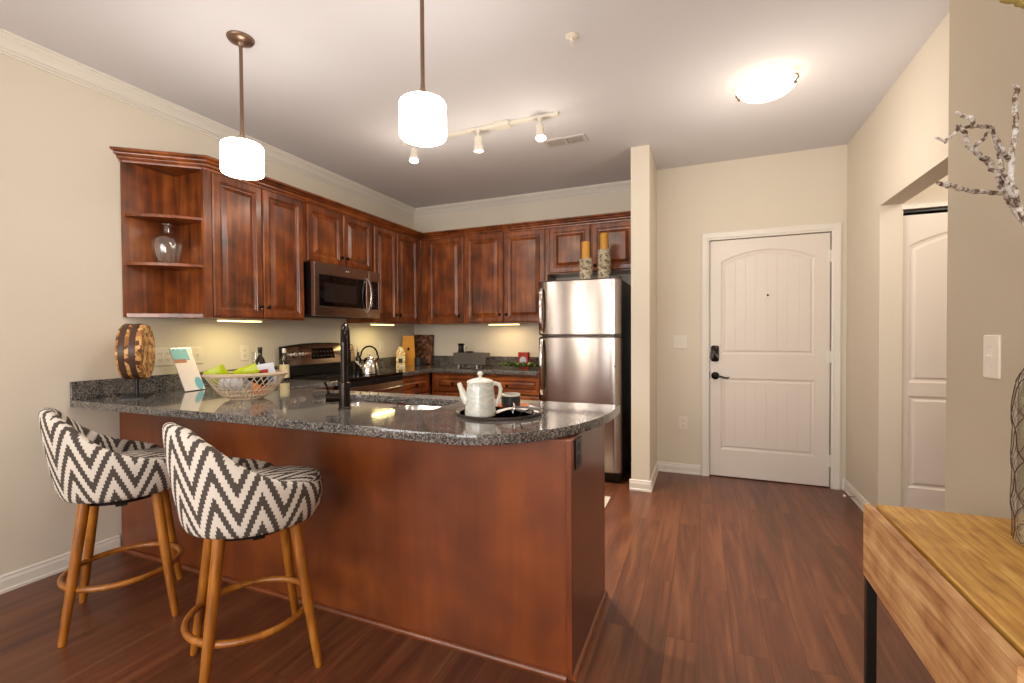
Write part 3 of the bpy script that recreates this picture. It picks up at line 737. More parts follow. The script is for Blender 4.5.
mb = MB(); panel_face(mb, lambda u, w_, q: (.375+q, MY0+.631+u, MZ0+w_), MW-.631, MH, [(.008, MW-.631-.018, .075, MH-.085, 0, [(0, 0), (.003, -.003), (.004, -.003)])], .035)
cp_ = mb.obj('control_panel', 'steel_y', t)
box('keypad', 'blackglass', (.4075, .409, MY0+.644, MY1-.024, MZ0+.082, MZ1-.092), cp_)
mb = MB()
for r_ in range(7):
    for c_ in range(3): mb.box(.4088, .4094, MY0+.655+c_*.034, MY0+.676+c_*.034, MZ0+.10+r_*.026, MZ0+.112+r_*.026)
mb.obj('keys', 'darkgrey', cp_)
pts = [(.41+.045*math.sin(PI*k/12)**.6, MY0+.612, MZ0+.05+(MH-.12)*k/12) for k in range(13)]
MB().loops([[(p[0]+a, p[1]+b_, p[2]) for a, b_ in rrect(-.007, .007, -.013, .013, .005, 3)] for p in pts]).obj('door_handle', 'chrome', md_, smooth=True)
emblem((.410, MY0+.36, MZ1-.04), .014, AX_X, md_)
box('vent_underside', 'dark', (.02, .36, MY0+.03, MY1-.03, MZ0+.004, MZ0+.012), t)
off_all(t)

# range
RY0, RY1 = 2.70, 3.498
t = thing('range', 'stainless electric range with black glass cooktop and curved control backguard', 'stove', (.33, 3.1, 0))
box('body', 'black', (.03, .625, RY0+.004, RY1-.004, .0, .895), t, .003)
box('cooktop', 'blackglass', (.06, .655, RY0+.002, RY1-.002, .8955, .921), t, .004)
for (x, y, r_) in ((.22, 2.90, .075), (.22, 3.30, .095), (.48, 2.90, .10), (.48, 3.30, .08)):
    MB().tube([(x+r_*math.cos(2*PI*k/32), y+r_*math.sin(2*PI*k/32), .9212) for k in range(32)], .0012, 4, closed=True).obj('burner_ring', 'darkgrey', t)
# backguard with arched top, leaning back slightly
yb = [RY0+.002+(RY1-RY0-.004)*k/20 for k in range(21)]
def top_z(y): s_ = (y-RY0)/(RY1-RY0); return 1.168+.026*(1-(2*s_-1)**2)
poly = [(RY1-.002, .9215), (RY0+.002, .9215)]+[(y, top_z(y)) for y in yb]
mb = MB().loops([[(x, y, z) for y, z in poly] for x in (.028, .078)])
mb.obj('backguard', 'black', t, bevel=.004)
def face_x(z): return .112-(z-1.02)*.18
L = []
for y in yb:
    zt = top_z(y)-.010
    L.append([(.079, y, 1.012), (face_x(1.02), y, 1.012), (face_x(1.02)+.001, y, 1.02), (face_x(zt), y, zt-.004), (.079, y, zt)])
cpn = MB().loops(L).obj('control_face', 'steel_y', t, smooth=True)
nx = Vector((1, 0, .18)).normalized(); nu = Vector((0, 1, 0)); nw = nx.cross(nu)*-1
mb = MB()
def facept(y, z, q=.0): return Vector((face_x(z), y, z))+nx*q
mb.loops([[facept(y, z, q) for y, z in ((2.965, 1.055), (3.235, 1.055), (3.22, 1.148), (2.98, 1.148))] for q in (.0005, .003)])
dp = mb.obj('display', 'blackglass', cpn)
for i in range(6):
    for j in range(2): y = 2.985+i*.039; z = 1.075+j*.036; MB().loops([[facept(y+a, z+b_, q) for a, b_ in ((0, 0), (.022, 0), (.022, .012), (0, .012))] for q in (.003, .0036)]).obj('key', 'darkgrey', dp)
for y in (2.775, 2.862, 3.33, 3.417):
    mb = MB().lathe([(.026, 0), (.026, .006), (.020, .009), (.018, .028), (.014, .030)], facept(y, 1.10), 20, (nu, Vector((-.18, 0, 1)).normalized(), nx))
    mb.box(-.003, .003, -.017, .017, .0, .006, lambda a, b_, c: facept(y, 1.10)+nx*(.028+c)+nu*a+Vector((-.18, 0, 1)).normalized()*b_)
    mb.obj('knob', 'chrome', cpn, smooth=True)
od = box('oven_door', 'steel_y', (.626, .662, RY0+.006, RY1-.006, .17, .845), t, .004)
box('oven_window', 'blackglass', (.662, .664, RY0+.12, RY1-.12, .34, .70), od, .001)
mb = MB().tube([(.662, RY0+.05, .80), (.70, RY0+.07, .80), (.705, RY0+.12, .80), (.705, RY1-.12, .80), (.70, RY1-.07, .80), (.662, RY1-.05, .80)], .013, 12)
mb.obj('oven_handle', 'chrome', od, smooth=True)
box('front_strip', 'black', (.626, .658, RY0+.004, RY1-.004, .85, .893), t, .003)
box('drawer', 'steel_y', (.626, .655, RY0+.006, RY1-.006, .04, .16), t, .004)
off_all(t)

# ------------------------------------------------------------------ ceiling fixtures
def pendant(x, y, label):
    t = thing('pendant_lamp', label, 'pendant light', (x, y, 2.04), 0, 'pendant lamps over the bar')
    MB().lathe([(.062, .699), (.062, .694), (.055, .684), (.030, .676), (.016, .672), (.010, .66)], n=32).obj('canopy', 'rodbronze', t, smooth=True)
    mb = MB().tube([(0, 0, .225), (0, 0, .672)], .0085, 12); mb.lathe([(.010, .22), (.010, .245), (.0065, .25)], n=12)
    mb.obj('rod', 'rodbronze', t, smooth=True)
    MB().lathe([(.03, .174), (.03, .182), (.014, .19), (.012, .225)], n=20).obj('shade_cap', 'rodbronze', t, smooth=True)
    MB().lathe([(.0, .029), (.085, .026), (.093, .030), (.096, .038), (.096, .160), (.092, .170), (.084, .175), (.0, .176)], n=48).obj('lamp_shade', 'shade', t, smooth=True)
pendant(1.063, 1.62, 'left white glass drum pendant lamp on a bronze rod nearest the left wall')
pendant(2.125, 1.62, 'right white glass drum pendant lamp hanging over the middle of the bar')
# track lighting
t = thing('track_light', 'white ceiling track rail with three spot heads above the kitchen', 'track light', (1.68, 2.975, H))
TZ = H-.022
box('rail', 'white', (1.06, 2.30, 2.958, 2.992, TZ, H-.001), t, .002)
box('power_box', 'white', (1.83, 1.95, 2.935, 3.012, TZ-.008, H-.001), t, .004)
def head(x, tx, ty, tz, lit, power):
    mb = MB().lathe([(.016, 0), (.016, -.014), (.007, -.018), (.007, -.06)], (x, 2.975, TZ), 16)
    a = (Vector((tx, ty, tz))-Vector((x, 2.975, 2.60))).normalized(); c = Vector((x, 2.975, 2.66))
    u = a.cross(Vector((0, 1, 0.2))).normalized(); w_ = a.cross(u)
    mb.lathe([(.012, -.02), (.024, -.015), (.027, .0), (.027, .035), (.036, .06), (.038, .085), (.034, .085), (.030, .066)], c, 24, (u, w_, a), cap1=False)
    h = mb.obj('spot_head', 'white', t, smooth=True)
    MB().lathe([(.030, .066), (.02, .074), (.004, .077)], c, 20, (u, w_, a), cap0=True).obj('bulb', 'bulb' if lit else 'white', h, smooth=True)
    if power: spot('track_spot', c+a*.10, c+a*1.5, power, WARM, 1.5, .8, .03)
head(1.155, 1.35, 2.6, 1.2, True, 110); head(1.70, 1.75, 3.1, .9, True, 110); head(2.17, 2.4, 2.6, .9, True, 110)
off_all(t)
for x, p_ in ((1.16, 3), (1.70, 2.5), (2.18, 3)): point('track_spill', (x, 2.93, 2.38), p_, WARM, .04)
# flush ceiling lamp
t = thing('ceiling_lamp', 'lit alabaster bowl ceiling lamp with metal clips near the entry door', 'ceiling light', (3.53, 3.07, H))
MB().lathe([(.10, -.001), (.10, -.02), (.06, -.03)], n=32).obj('base_plate', 'white', t, smooth=True)
MB().lathe([(.152, -.040), (.156, -.044), (.150, -.058), (.128, -.078), (.09, -.095), (.045, -.104), (.004, -.106)], n=48, cap0=False).obj('glass_bowl', 'bowl', t, smooth=True, solid=.003)
for a in (-.35, PI-.35):
    x, y = math.cos(a), math.sin(a)
    MB().tube([(.10*x, .10*y, -.012), (.160*x, .160*y, -.030), (.164*x, .164*y, -.048), (.148*x, .148*y, -.066)], .005, 8).lathe([(.006, .0), (.009, -.006), (.006, -.014)], (.148*x, .148*y, -.064), 12).obj('clip', 'pewter', t, smooth=True)
point('ceiling_lamp_glow', (3.53, 3.07, H-.60), 13, (1, .9, .78), .12)
# ceiling vent
t = thing('ceiling_vent', 'white louvered air vent in the kitchen ceiling', 'air vent', (2.22, 3.43, H))
mb = MB()
for a, b_, c, d in ((-.16, .16, -.07, -.05), (-.16, .16, .05, .07), (-.16, -.14, -.05, .05), (.14, .16, -.05, .05), (-.012, .012, -.05, .05)): mb.box(a, b_, c, d, -.010, -.001)
mb.obj('frame', 'vent', t, bevel=.002)
mb = MB()
for k in range(18):
    x = -.135+k*.0159
    if abs(x) < .014: continue
    mb.box(x, x+.006, -.05, .05, -.012, -.002, lambda a, b_, c: (a+(c+.007)*.5, b_, c))
mb.obj('louvers', 'vent', t)
box('backing', 'dark', (-.14, .14, -.05, .05, -.0018, -.0008), t)
t.rotation_euler = (0, 0, 0)
# sprinkler
t = thing('fire_sprinkler', 'small white fire sprinkler head on the ceiling', 'sprinkler', (2.587, 2.25, H))
MB().lathe([(.032, -.001), (.032, -.004), (.020, -.010), (.008, -.012)], n=24).obj('escutcheon', 'white', t, smooth=True)
mb = MB().lathe([(.007, -.012), (.007, -.026)], n=12)
mb.tube([(-.008, 0, -.024), (-.012, 0, -.034), (0, 0, -.046)], .002, 6).tube([(.008, 0, -.024), (.012, 0, -.034), (0, 0, -.046)], .002, 6).lathe([(.013, -.046), (.013, -.048)], n=12)
mb.obj('head', 'white', t, smooth=True)
# under-cabinet strips
def strip(label, x0, x1, y0, y1, power):
    t = thing('under_cabinet_light', label, 'cabinet light', ((x0+x1)/2, (y0+y1)/2, ZB), 0)
    hx, hy = (x1-x0)/2, (y1-y0)/2
    box('housing', 'white', (-hx, hx, -hy, hy, -.012, -.001), t, .002)
    box('diffuser', 'strip', (-hx+.004, hx-.004, -hy+.004, hy-.004, -.020, -.0125), t, .003)
    l = area('strip_glow', ((x0+x1)/2, (y0+y1)/2, ZB-.024), (0, 0, 0), x1-x0, y1-y0, power, (1, .82, .38)); return l
strip('lit strip light under the double cabinet beside the corner shelves', .20, .26, 2.07, 2.37, 1.3)
strip('lit strip light under the left wall cabinet right of the microwave', .20, .26, 3.60, 3.91, 1.3)
strip('lit strip light under the back wall cabinets near the refrigerator', 1.09, 1.43, YB-.24, YB-.17, 1.2).data.color = (1, .74, .42)

point('hall_fill', (4.95, 2.75, 2.4), 16, (1, .9, .78), .12)  # unseen light added to brighten the hall and closet door

# ------------------------------------------------------------------ wall plates
def plate(label, kind, loc, ax, w_=.07, h_=.115, cat='outlet', name='wall_outlet', group=None):
    u, w, a = ax; c = Vector(loc)
    t = thing(name, label, cat, loc, 0, group)
    fr = lambda p, q, r_: u*p+w*q+a*r_
    MB().loops([[fr(x*s_, y*s_, z) for x, y in rrect(-w_/2, w_/2, -h_/2, h_/2, .004, 2)] for z, s_ in ((.0005, 1), (.004, 1), (.006, .96))]).obj('cover_plate', 'white', t)
    gangs = [-.023, .023] if w_ > .1 else [0]
    for gi, g in enumerate(gangs):
        k = kind if isinstance(kind, str) else kind[gi]
        if k == 'outlet':
            for z in (-.02, .02):
                mb = MB().loops([[fr(g+x, z+y, q) for x, y in rrect(-.0165, .0165, -.014, .014, .01, 4)] for q in (.006, .008)])
                r_ = mb.obj('receptacle', 'white', t)
                mb = MB()
                for x in (-.006, .006): mb.box(g+x-.001, g+x+.001, z-.004, z+.006, .0081, .0084, fr)
                mb.box(g-.002, g+.002, z-.010, z-.0065, .0081, .0084, fr); mb.obj('slot', 'dark', r_)
        else:
            MB().box(g-.0055, g+.0055, -.012, .012, .006, .0075, fr).box(g-.004, g+.004, .0, .008, .0075, .017, fr).obj('toggle', 'white', t)
            mb = MB()
            for z in (-.03, .03): mb.lathe([(.003, .0061), (.002, .007)], fr(g, z, 0), 8, (u, w, a))
            mb.obj('screw', 'vent', t)
    return t
NX = (Vector((0, -1, 0)), Vector((0, 0, 1)), Vector((-1, 0, 0)))
plate('white double outlet plate on the left wall beside the round wood sculpture', 'outlet', (0, 1.86, 1.128), AX_X, .116, name='wall_outlet')
plate('white double switch plate on the left wall partly behind the brochure', 'switch', (0, 2.05, 1.128), AX_X, .116, cat='light switch', name='light_switch')
plate('white outlet plate on the left wall behind the wicker basket', 'outlet', (0, 2.42, 1.13), AX_X)
plate('white outlet plate right of the kettle on the left wall', 'outlet', (0, 4.02, 1.13), AX_X)
plate('white outlet plate on the back wall beside the refrigerator', 'outlet', (1.60, YB, 1.18), AX_Y)
plate('white double switch plate left of the entry door', 'switch', (3.002, YD, 1.18), AX_Y, .116, cat='light switch', name='light_switch')
plate('white outlet plate low on the wall left of the entry door', 'outlet', (3.027, YD, .452), AX_Y)
plate('large white single switch plate on the right wall above the console table', 'switch', (XN, 1.885, 1.18), NX, .085, .135, cat='light switch', name='light_switch')

# ------------------------------------------------------------------ bar stools
def uvmesh(name, L, uvf, mt, parent, ss=1, closed=True, caps=True):
    bm = bmesh.new(); uvl = bm.loops.layers.uv.new('UVMap')
    V = [[bm.verts.new(p) for p in l] for l in L]; n = len(L[0])
    def face(idx):
        f = bm.faces.new([V[i][j % n] for i, j in idx]); f.smooth = True
        for lp, (i, j) in zip(f.loops, idx): lp[uvl].uv = uvf(i, j)
    for i in range(len(V)-1):
        for j in range(n if closed else n-1): face([(i, j), (i, j+1), (i+1, j+1), (i+1, j)])
    if caps:
        face([(0, j) for j in range(n)][::-1]); face([(len(V)-1, j) for j in range(n)])
    bmesh.ops.recalc_face_normals(bm, faces=bm.faces)
    me = bpy.data.meshes.new(name); bm.to_mesh(me); bm.free()
    return finish(name, me, mt, parent, subsurf=ss)
def smooth01(x): x = max(0, min(1, x)); return x*x*(3-2*x)
def make_stool():
    t = thing('bar_stool', 'bar stool', 'bar stool', (0, 0, 0))
    # local frame: +y is the way the stool faces
    ZS = .562
    def top(a):      # a = angle from the back in degrees
        a = abs(a)
        K = ((0, .962), (20, .955), (40, .895), (62, .812), (84, .755), (104, .728), (118, .712), (128, .69))
        for (a0, z0), (a1, z1) in zip(K, K[1:]):
            if a <= a1: return z0+(z1-z0)*(a-a0)/(a1-a0)
        return .70
    angs = [-128+256*k/44 for k in range(45)]
    L = []; info = []
    for a in angs:
        th = math.radians(a); d = Vector((math.sin(th), -math.cos(th), 0)); zt = top(a)
        h = zt-ZS; fl = .045*h/.41
        ro = .238; th_k = .042 if abs(a) < 118 else .042-.012*(abs(a)-118)/10
        sec = [(ro-.02, ZS), (ro-.004, ZS+.008), (ro+.008, ZS+.04), (ro+fl*.5+.012, ZS+h*.45), (ro+fl+.012, zt-.03), (ro+fl+.006, zt-.008), (ro+fl-.008, zt),
               (ro+fl-th_k*.75, zt-.006), (ro+fl-th_k, zt-.03), (ro+fl*.5-th_k, ZS+h*.45), (ro-th_k, ZS+.05), (ro-th_k, ZS+.004)]
        L.append([d*r+Vector((0, .015, z)) for r, z in sec]); info.append((th, sec))
    def uvf(i, j):
        th, sec = info[i]; n = len(sec); jj = j % n; r, z = sec[jj]
        u = th*.25
        if jj > 6: z = 2*sec[6][1]-z+.02
        return (u+.5, z)
    uvmesh('backrest', L, uvf, 'chevron', t).rotation_euler.z = math.radians(12)
    # round cushion, slightly longer than wide
    prof = [(.02, ZS-.004), (.20, ZS-.004), (.214, ZS+.006), (.220, ZS+.03), (.224, ZS+.08), (.221, ZS+.112), (.208, ZS+.130), (.185, ZS+.139), (.12, ZS+.146), (.05, ZS+.149), (.004, ZS+.149)]
    N_ = 48; L = []
    for r, z in prof: L.append([(r*math.cos(2*PI*k/N_)*(.84 if r > .2 else .84), .035+r*math.sin(2*PI*k/N_)*1.02, z) for k in range(N_)])
    def uvc(i, j):
        r, z = prof[i]; a = 2*PI*j/N_
        if i <= 5: return (a*.23+.5, z)
        return (.5+r*math.cos(a)*1.0, .3+(r*math.sin(a))*.9)
    uvmesh('seat', L, uvc, 'chevron', t).rotation_euler.z = math.radians(12)
    MB().lathe([(.15, ZS-.03), (.155, ZS-.006)], n=32).box(-.13, .13, -.02, .02, ZS-.045, ZS-.02).box(-.02, .02, -.13, .13, ZS-.045, ZS-.02).obj('seat_base', 'black', t)
    for sx in (-1, 1):
        for sy_ in (-1, 1):
            MB().tube([(sx*.187, sy_*.187, 0), (sx*.186, sy_*.186, .012), (sx*.155, sy_*.155, .26), (sx*.122, sy_*.122, ZS-.008)], [.0125, .0145, .0185, .0205], 16).obj('leg', 'leg', t, smooth=True)
    RR = .210; MB().tube([(RR*math.cos(2*PI*k/48)-.006, RR*math.sin(2*PI*k/48)-.010, .205) for k in range(48)], .0125, 12, closed=True).obj('foot_ring', 'leg', t, smooth=True)
    return t
st = make_stool()
st.location = (1.583, 1.245, 0); st.rotation_euler = (0, 0, -math.radians(30))
st['label'] = 'right grey and white chevron bar stool, nearest the camera in front of the bar'; st['group'] = 'chevron bar stools at the bar'
s2 = copy_tree(st); s2.location = (.731, 1.262, 0); s2.rotation_euler = (0, 0, -math.radians(34))
s2['label'] = 'left grey and white chevron bar stool, next to the left wall'

# ------------------------------------------------------------------ console table, wire vase, branches
t = thing('console_table', 'light wood console table with black metal legs against the right wall', 'table', (3.82, 1.28, 0))
TX0, TX1, TY0, TY1, TT = 3.632, 4.0, .935, 1.662, .75
box('top', 'table', (TX0+.030, TX1, TY0+.026, TY1, TT-.022, TT), t, .004)
box('side_board', 'apron', (TX0, TX0+.020, TY0, TY1, TT-.215, TT-.002), t, .002)
box('front_board', 'apron', (TX0+.0205, TX1, TY0, TY0+.020, TT-.215, TT-.002), t, .002)
box('back_board', 'apron', (TX0+.0205, TX1, TY1-.025, TY1-.005, TT-.215, TT-.0225), t, .002)
box('inner_frame', 'apron', (TX0+.0205, TX1-.002, TY0+.0205, TY1-.0255, TT-.06, TT-.0225), t)
for x, y in ((TX0+.002, TY0+.002), (TX0+.002, TY1-.030), (TX1-.027, TY0+.002), (TX1-.027, TY1-.030)):
    MB().box(x, x+.025, y, y+.025, 0, TT-.2152).obj('leg', 'black', t, bevel=.002)
mb = MB()
mb.box(TX0+.004, TX0+.022, TY0+.03, TY1-.032, 0.0, .018).obj('floor_rail', 'black', t)
off_all(t)
VX, VY, VZ, VR = 3.945, 1.455, TT, .072
t = thing('glass_vase', 'clear glass vase wrapped in rusty chicken wire on the console table', 'vase', (VX, VY, VZ)); t.scale = (1, 1, 1.13)
prof = [(.05, .001), (.068, .006), (VR-.002, .03), (VR, .08), (VR, .30), (VR-.006, .345), (VR-.022, .375), (.045, .39), (.042, .42), (.046, .43)]
MB().lathe(prof, n=40, cap1=False).obj('glass_body', 'glass', t, smooth=True)
def vr(z):
    for (r0, z0), (r1, z1) in zip(prof, prof[1:]):
        if z0 <= z <= z1: return r0+(r1-r0)*(z-z0)/(z1-z0)
    return prof[-1][0]
mb = MB()
for k in range(9):
    for s_ in (-1, 1):
        pts = []
        for i in range(29):
            z = .01+.39*i/28; a = 2*PI*k/9+s_*(z*7.5+.10*math.sin(z*70)); r_ = vr(z)+.0025
            pts.append((r_*math.cos(a), r_*math.sin(a), z))
        mb.tube(pts, .0011, 4)
mb.tube([((vr(.4)+.003)*math.cos(2*PI*k/24), (vr(.4)+.003)*math.sin(2*PI*k/24), .4) for k in range(24)], .0018, 5, closed=True)
mb.obj('wire_net', 'wire', t)
MB().lathe([(.045, .004), (.062, .010), (.068, .03), (.06, .045), (.0, .05)], n=24).obj('pebble_fill', 'bark', t, smooth=True)
def branch(name, label, main, twigs, mt, group=None):
    t = thing(name, label, 'branch', main[0], 0, group); o = Vector(main[0])
    def wob(pts, r0, r1, sub=5, amp=.0035):
        pts = [Vector(p)-o for p in pts]; out = []; rs = []
        n = (len(pts)-1)*sub
        for i in range(len(pts)-1):
            for k in range(sub):
                out.append(pts[i].lerp(pts[i+1], k/sub)+Vector((random.uniform(-amp, amp), random.uniform(-amp, amp), random.uniform(-amp, amp))))
        out.append(pts[-1])
        rs = [(r0+(r1-r0)*i/n)*random.uniform(.93, 1.1) for i in range(n+1)]
        return out, rs
    p, r_ = wob(main, .0072, .0042); b_ = MB().tube(p, r_, 8).obj('stem', mt, t, smooth=True)
    for tw in twigs:
        p, r_ = wob(tw, .0045, .0022, 5, .003); MB().tube(p, r_, 7).obj('twig', mt, t, smooth=True)
    return t
import sys
FP = FPX
def at(u, v, dep):
    """world point seen at pixel u, v at a depth along the view axis (used once to lay out the branches)"""
    return Vector((3.187, 0, 1.259))+(F+(u-512)/FP*R-(v-341.5)/FP*U)*dep
root = Vector((VX, VY, VZ+.10)); neck = Vector((VX-.004, VY-.008, VZ+.43))
g = 'birch branches in the wire vase'
b1 = [root, neck, at(1038, 250, 1.07), at(1016, 202, 1.06), at(1010, 160, 1.05), at(1017, 118, 1.04), at(1015, 84, 1.03)]
branch('birch_branch', 'upright mottled birch branch whose tip rises highest in the vase', b1,
       [[at(1016, 202, 1.06), at(1004, 175, 1.03), at(992, 128, 1.0), at(975, 126, .98), at(958, 129, .96), at(944, 143, .94), at(936, 138, .93)],
        [at(1010, 160, 1.05), at(1002, 150, 1.0), at(993, 127, .98)]], 'branch', g)
b2 = [root, neck, at(1036, 235, 1.10), at(1006, 196, 1.10), at(1000, 182, 1.09), at(988, 158, 1.07), at(970, 148, 1.05), at(958, 125, 1.03)]
branch('birch_branch', 'mottled birch branch leaning left with its crooked tip by the wall corner', b2,
       [[at(970, 148, 1.05), at(985, 139, 1.03), at(990, 131, 1.02)], [at(974, 127, .985), at(971, 118, .98), at(966, 117, .98), at(957, 112, .97)],
        [at(1006, 196, 1.10), at(998, 150, 1.08), at(993, 130, 1.06)]], 'branch', g)
b3 = [root, neck, at(1040, 245, 1.14), at(1012, 205, 1.12), at(1004, 193, 1.11), at(972, 192, 1.06), at(950, 186, 1.03), at(938, 183, 1.01)]
branch('birch_branch', 'lowest mottled birch branch pointing left almost level', b3,
       [[at(1008, 200, 1.12), at(996, 172, 1.10), at(980, 159, 1.08)]], 'branch', g)
branch('yellow_stem', 'thin yellow-green stem with a pale bud at the top right', [root, neck+Vector((.006, 0, .02)), at(1052, 120, 1.05), at(1040, 20, 1.0), at(1024, 4, .98), at(1000, -1, .96)],
       [[at(1030, 8, .985), at(1020, 3, .98), at(1014, 2, .98)]], 'bud')

# ------------------------------------------------------------------ things on the bar
BZ = .9142
# round sliced-branch sculpture
t = thing('wood_slice_sculpture', 'thick round sculpture of sliced branches with two dark bands on a black stand', 'sculpture', (.20, 1.60, BZ))
a = Vector((.665, .746, 0)).normalized(); u = Vector((0, 0, 1)); w_ = a.cross(u); c0 = Vector((0, 0, .258))
mb = MB(); mb.lathe([(.0, -.057), (.10, -.058), (.150, -.056), (.155, -.050), (.157, -.02), (.157, .02), (.155, .050), (.150, .056), (.10, .058), (.0, .057)], c0, 56, (u, w_, a))
mb.obj('disc', 'cork', t, smooth=True)
for q in (-.030, .016):
    mb = MB(); L = []
    for k in range(56):
        th = 2*PI*k/56; d = u*math.cos(th)+w_*math.sin(th)
        L.append([c0+d*r_+a*z for r_, z in ((.1565, q-.014), (.160, q-.013), (.160, q+.013), (.1565, q+.014))])
    mb.loops(L, ring=True).obj('band', 'band', t)
MB().tube([(0, 0, .006), (0, 0, .105)], .009, 12).obj('post', 'black', t)
MB().box(-.115, .115, -.055, .055, 0, .006, lambda x, y, z: Vector((x*w_.x+y*a.x, x*w_.y+y*a.y, z))).obj('base_plate', 'black', t)
# brochure card in a slanted holder
t = thing('brochure_stand', 'slanted white and teal brochure card standing on the bar near the wall', 'brochure', (.235, 1.905, BZ))
e1 = Vector((-.03, .15, 0)).normalized(); e2 = Vector((-.115, -.018, .265)).normalized(); n_ = e1.cross(e2)
if n_.x < 0: n_ = -n_
fb = lambda p, q, r_: e1*p+e2*q+n_*r_+Vector((0, 0, .002))
mb = MB().box(-.076, .076, 0, .292, -.004, -.001, fb)
mb.loops([[fb(-.076, .0, z), fb(.076, 0, z)]+[] for z in (0, 0)]) if False else None
mb.box(-.076, .076, 0.0, .003, -.001, .030, lambda p, q, r_: e1*p+Vector((0, 0, .0005+q))-Vector((n_.x, n_.y, 0)).normalized()*(r_*2.2))
mb.obj('acrylic_holder', 'glass', t)
cd_ = MB().box(-.072, .072, .003, .288, 0, .001, fb).obj('card', 'paper', t)
MB().box(-.072, .040, .205, .288, .001, .0013, fb).obj('sky_picture', 'teal', cd_)
MB().box(-.072, .012, .19, .215, .0013, .0016, fb).obj('hand_picture', 'skin', cd_)
MB().loops([[fb(.044+.028*math.cos(q_), .045+.043*math.sin(q_), z) for q_ in [2*PI*k/20 for k in range(20)]] for z in (.001, .0014)]).obj('leaf_picture', 'teal', cd_)
# wicker basket (oval, openwork)
BX, BY = .88, 1.765
t = thing('wicker_basket', 'oval openwork wicker basket full of snack packets on the bar', 'basket', (BX, BY, BZ), math.radians(52)); t.scale = (.95, .95, 1)
BH = .128
def bp_(s_, th, extra=0):
    r_ = .40+.60*s_**.62
    return Vector(((.205*r_+extra)*math.cos(th), (.155*r_+extra)*math.sin(th), .006+BH*s_))
mb = MB()
for k in range(34):
    for sgn in (-1, 1):
        mb.tube([bp_(i/9, 2*PI*k/34+sgn*.52*i/9, .0015*sgn) for i in range(10)], .0027, 5)
for s_ in (.16, .36):
    mb.tube([bp_(s_, 2*PI*k/48, .001) for k in range(48)], .0025, 5, closed=True)
mb.obj('lattice', 'wicker', t, smooth=True)
mb = MB()
for off_, dz in ((0, 0), (.006, .006), (.0, .012), (-.006, .006)):
    mb.tube([bp_(1, 2*PI*k/56, off_+.002*math.sin(k*2.1+dz*500))+Vector((0, 0, dz-.004)) for k in range(56)], .0048, 6, closed=True)
mb.obj('rim', 'wicker', t, smooth=True)
mb = MB()
for i in range(7): mb.tube([bp_(0, 2*PI*k/40, -.012*i)+Vector((0, 0, -.002)) for k in range(40)], .0042, 6, closed=True)
mb.obj('bottom', 'wicker', t, smooth=True)
Rb = Matrix.Rotation(math.radians(52), 3, 'Z')
def packet(name, label, cat, lx, ly, lz, w1, h1, d1, rot, mt, group=None, marks=()):
    p = Rb @ Vector((lx, ly, 0)); t = thing(name, label, cat, (BX+p.x, BY+p.y, BZ+lz), 0, group)
    t.rotation_euler = rot
    mb = MB(); L = []
    N_ = 9
    for i in range(N_):
        v = i/(N_-1); row = []
        puff = d1*.5*math.sin(PI*min(1, max(0, (v-.06)/.88)))**.6 if .06 < v < .94 else .0012
        for j in range(N_): row.append((w1*(j/(N_-1)-.5)*(1+.08*math.sin(5*v)), -(puff*math.sin(PI*j/(N_-1))**.55+.0008)+random.uniform(-.0012, .0012), h1*v))
        for j in range(N_-1, -1, -1): row.append((w1*(j/(N_-1)-.5), puff*math.sin(PI*j/(N_-1))**.55+.0008+random.uniform(-.0012, .0012), h1*v))
        L.append(row)
    b_ = mb.loops(L).obj('packet_body', mt, t, smooth=True)
    for x0, x1, z0, z1, mm in marks:
        MB().box(x0*w1, x1*w1, -d1*.5-.003, -d1*.5-.0015, z0*h1, z1*h1).obj('print', mm, b_)
    return t
G_ = 'snack packets in the basket'
packet('snack_packet', 'crumpled lime green packet sticking up at the left end of the basket', 'snack', -.110, -.01, .095, .10, .095, .035, (.35, -.45, .70), 'green', G_)
packet('snack_packet', 'lime green packet lying across the white packets in the basket', 'snack', -.060, -.02, .125, .055, .14, .030, (.3, 1.2, .68), 'green', G_)
packet('snack_packet', 'white packet under the green ones at the left of the basket', 'snack', -.075, -.01, .055, .12, .085, .05, (.35, .08, .64), 'packwhite', G_)
packet('snack_packet', 'large white packet with red and blue print at the right of the basket', 'snack', .075, .03, .060, .15, .125, .04, (-.15, -.16, .70), 'packwhite', G_, ((-.12, .30, .50, .72, 'packred'), (.22, .45, .12, .38, 'packblue')))
packet('snack_packet', 'small black packet in the middle of the basket rim', 'snack', .045, -.045, .085, .095, .07, .025, (.25, .45, .70), 'black', G_)
packet('snack_packet', 'white packet in the middle of the basket', 'snack', .005, .01, .062, .11, .10, .04, (.2, -.2, .66), 'packwhite', G_)
packet('snack_packet', 'orange packet low inside the basket', 'snack', .055, -.02, .022, .07, .065, .03, (.1, .1, .8), 'orange', G_)
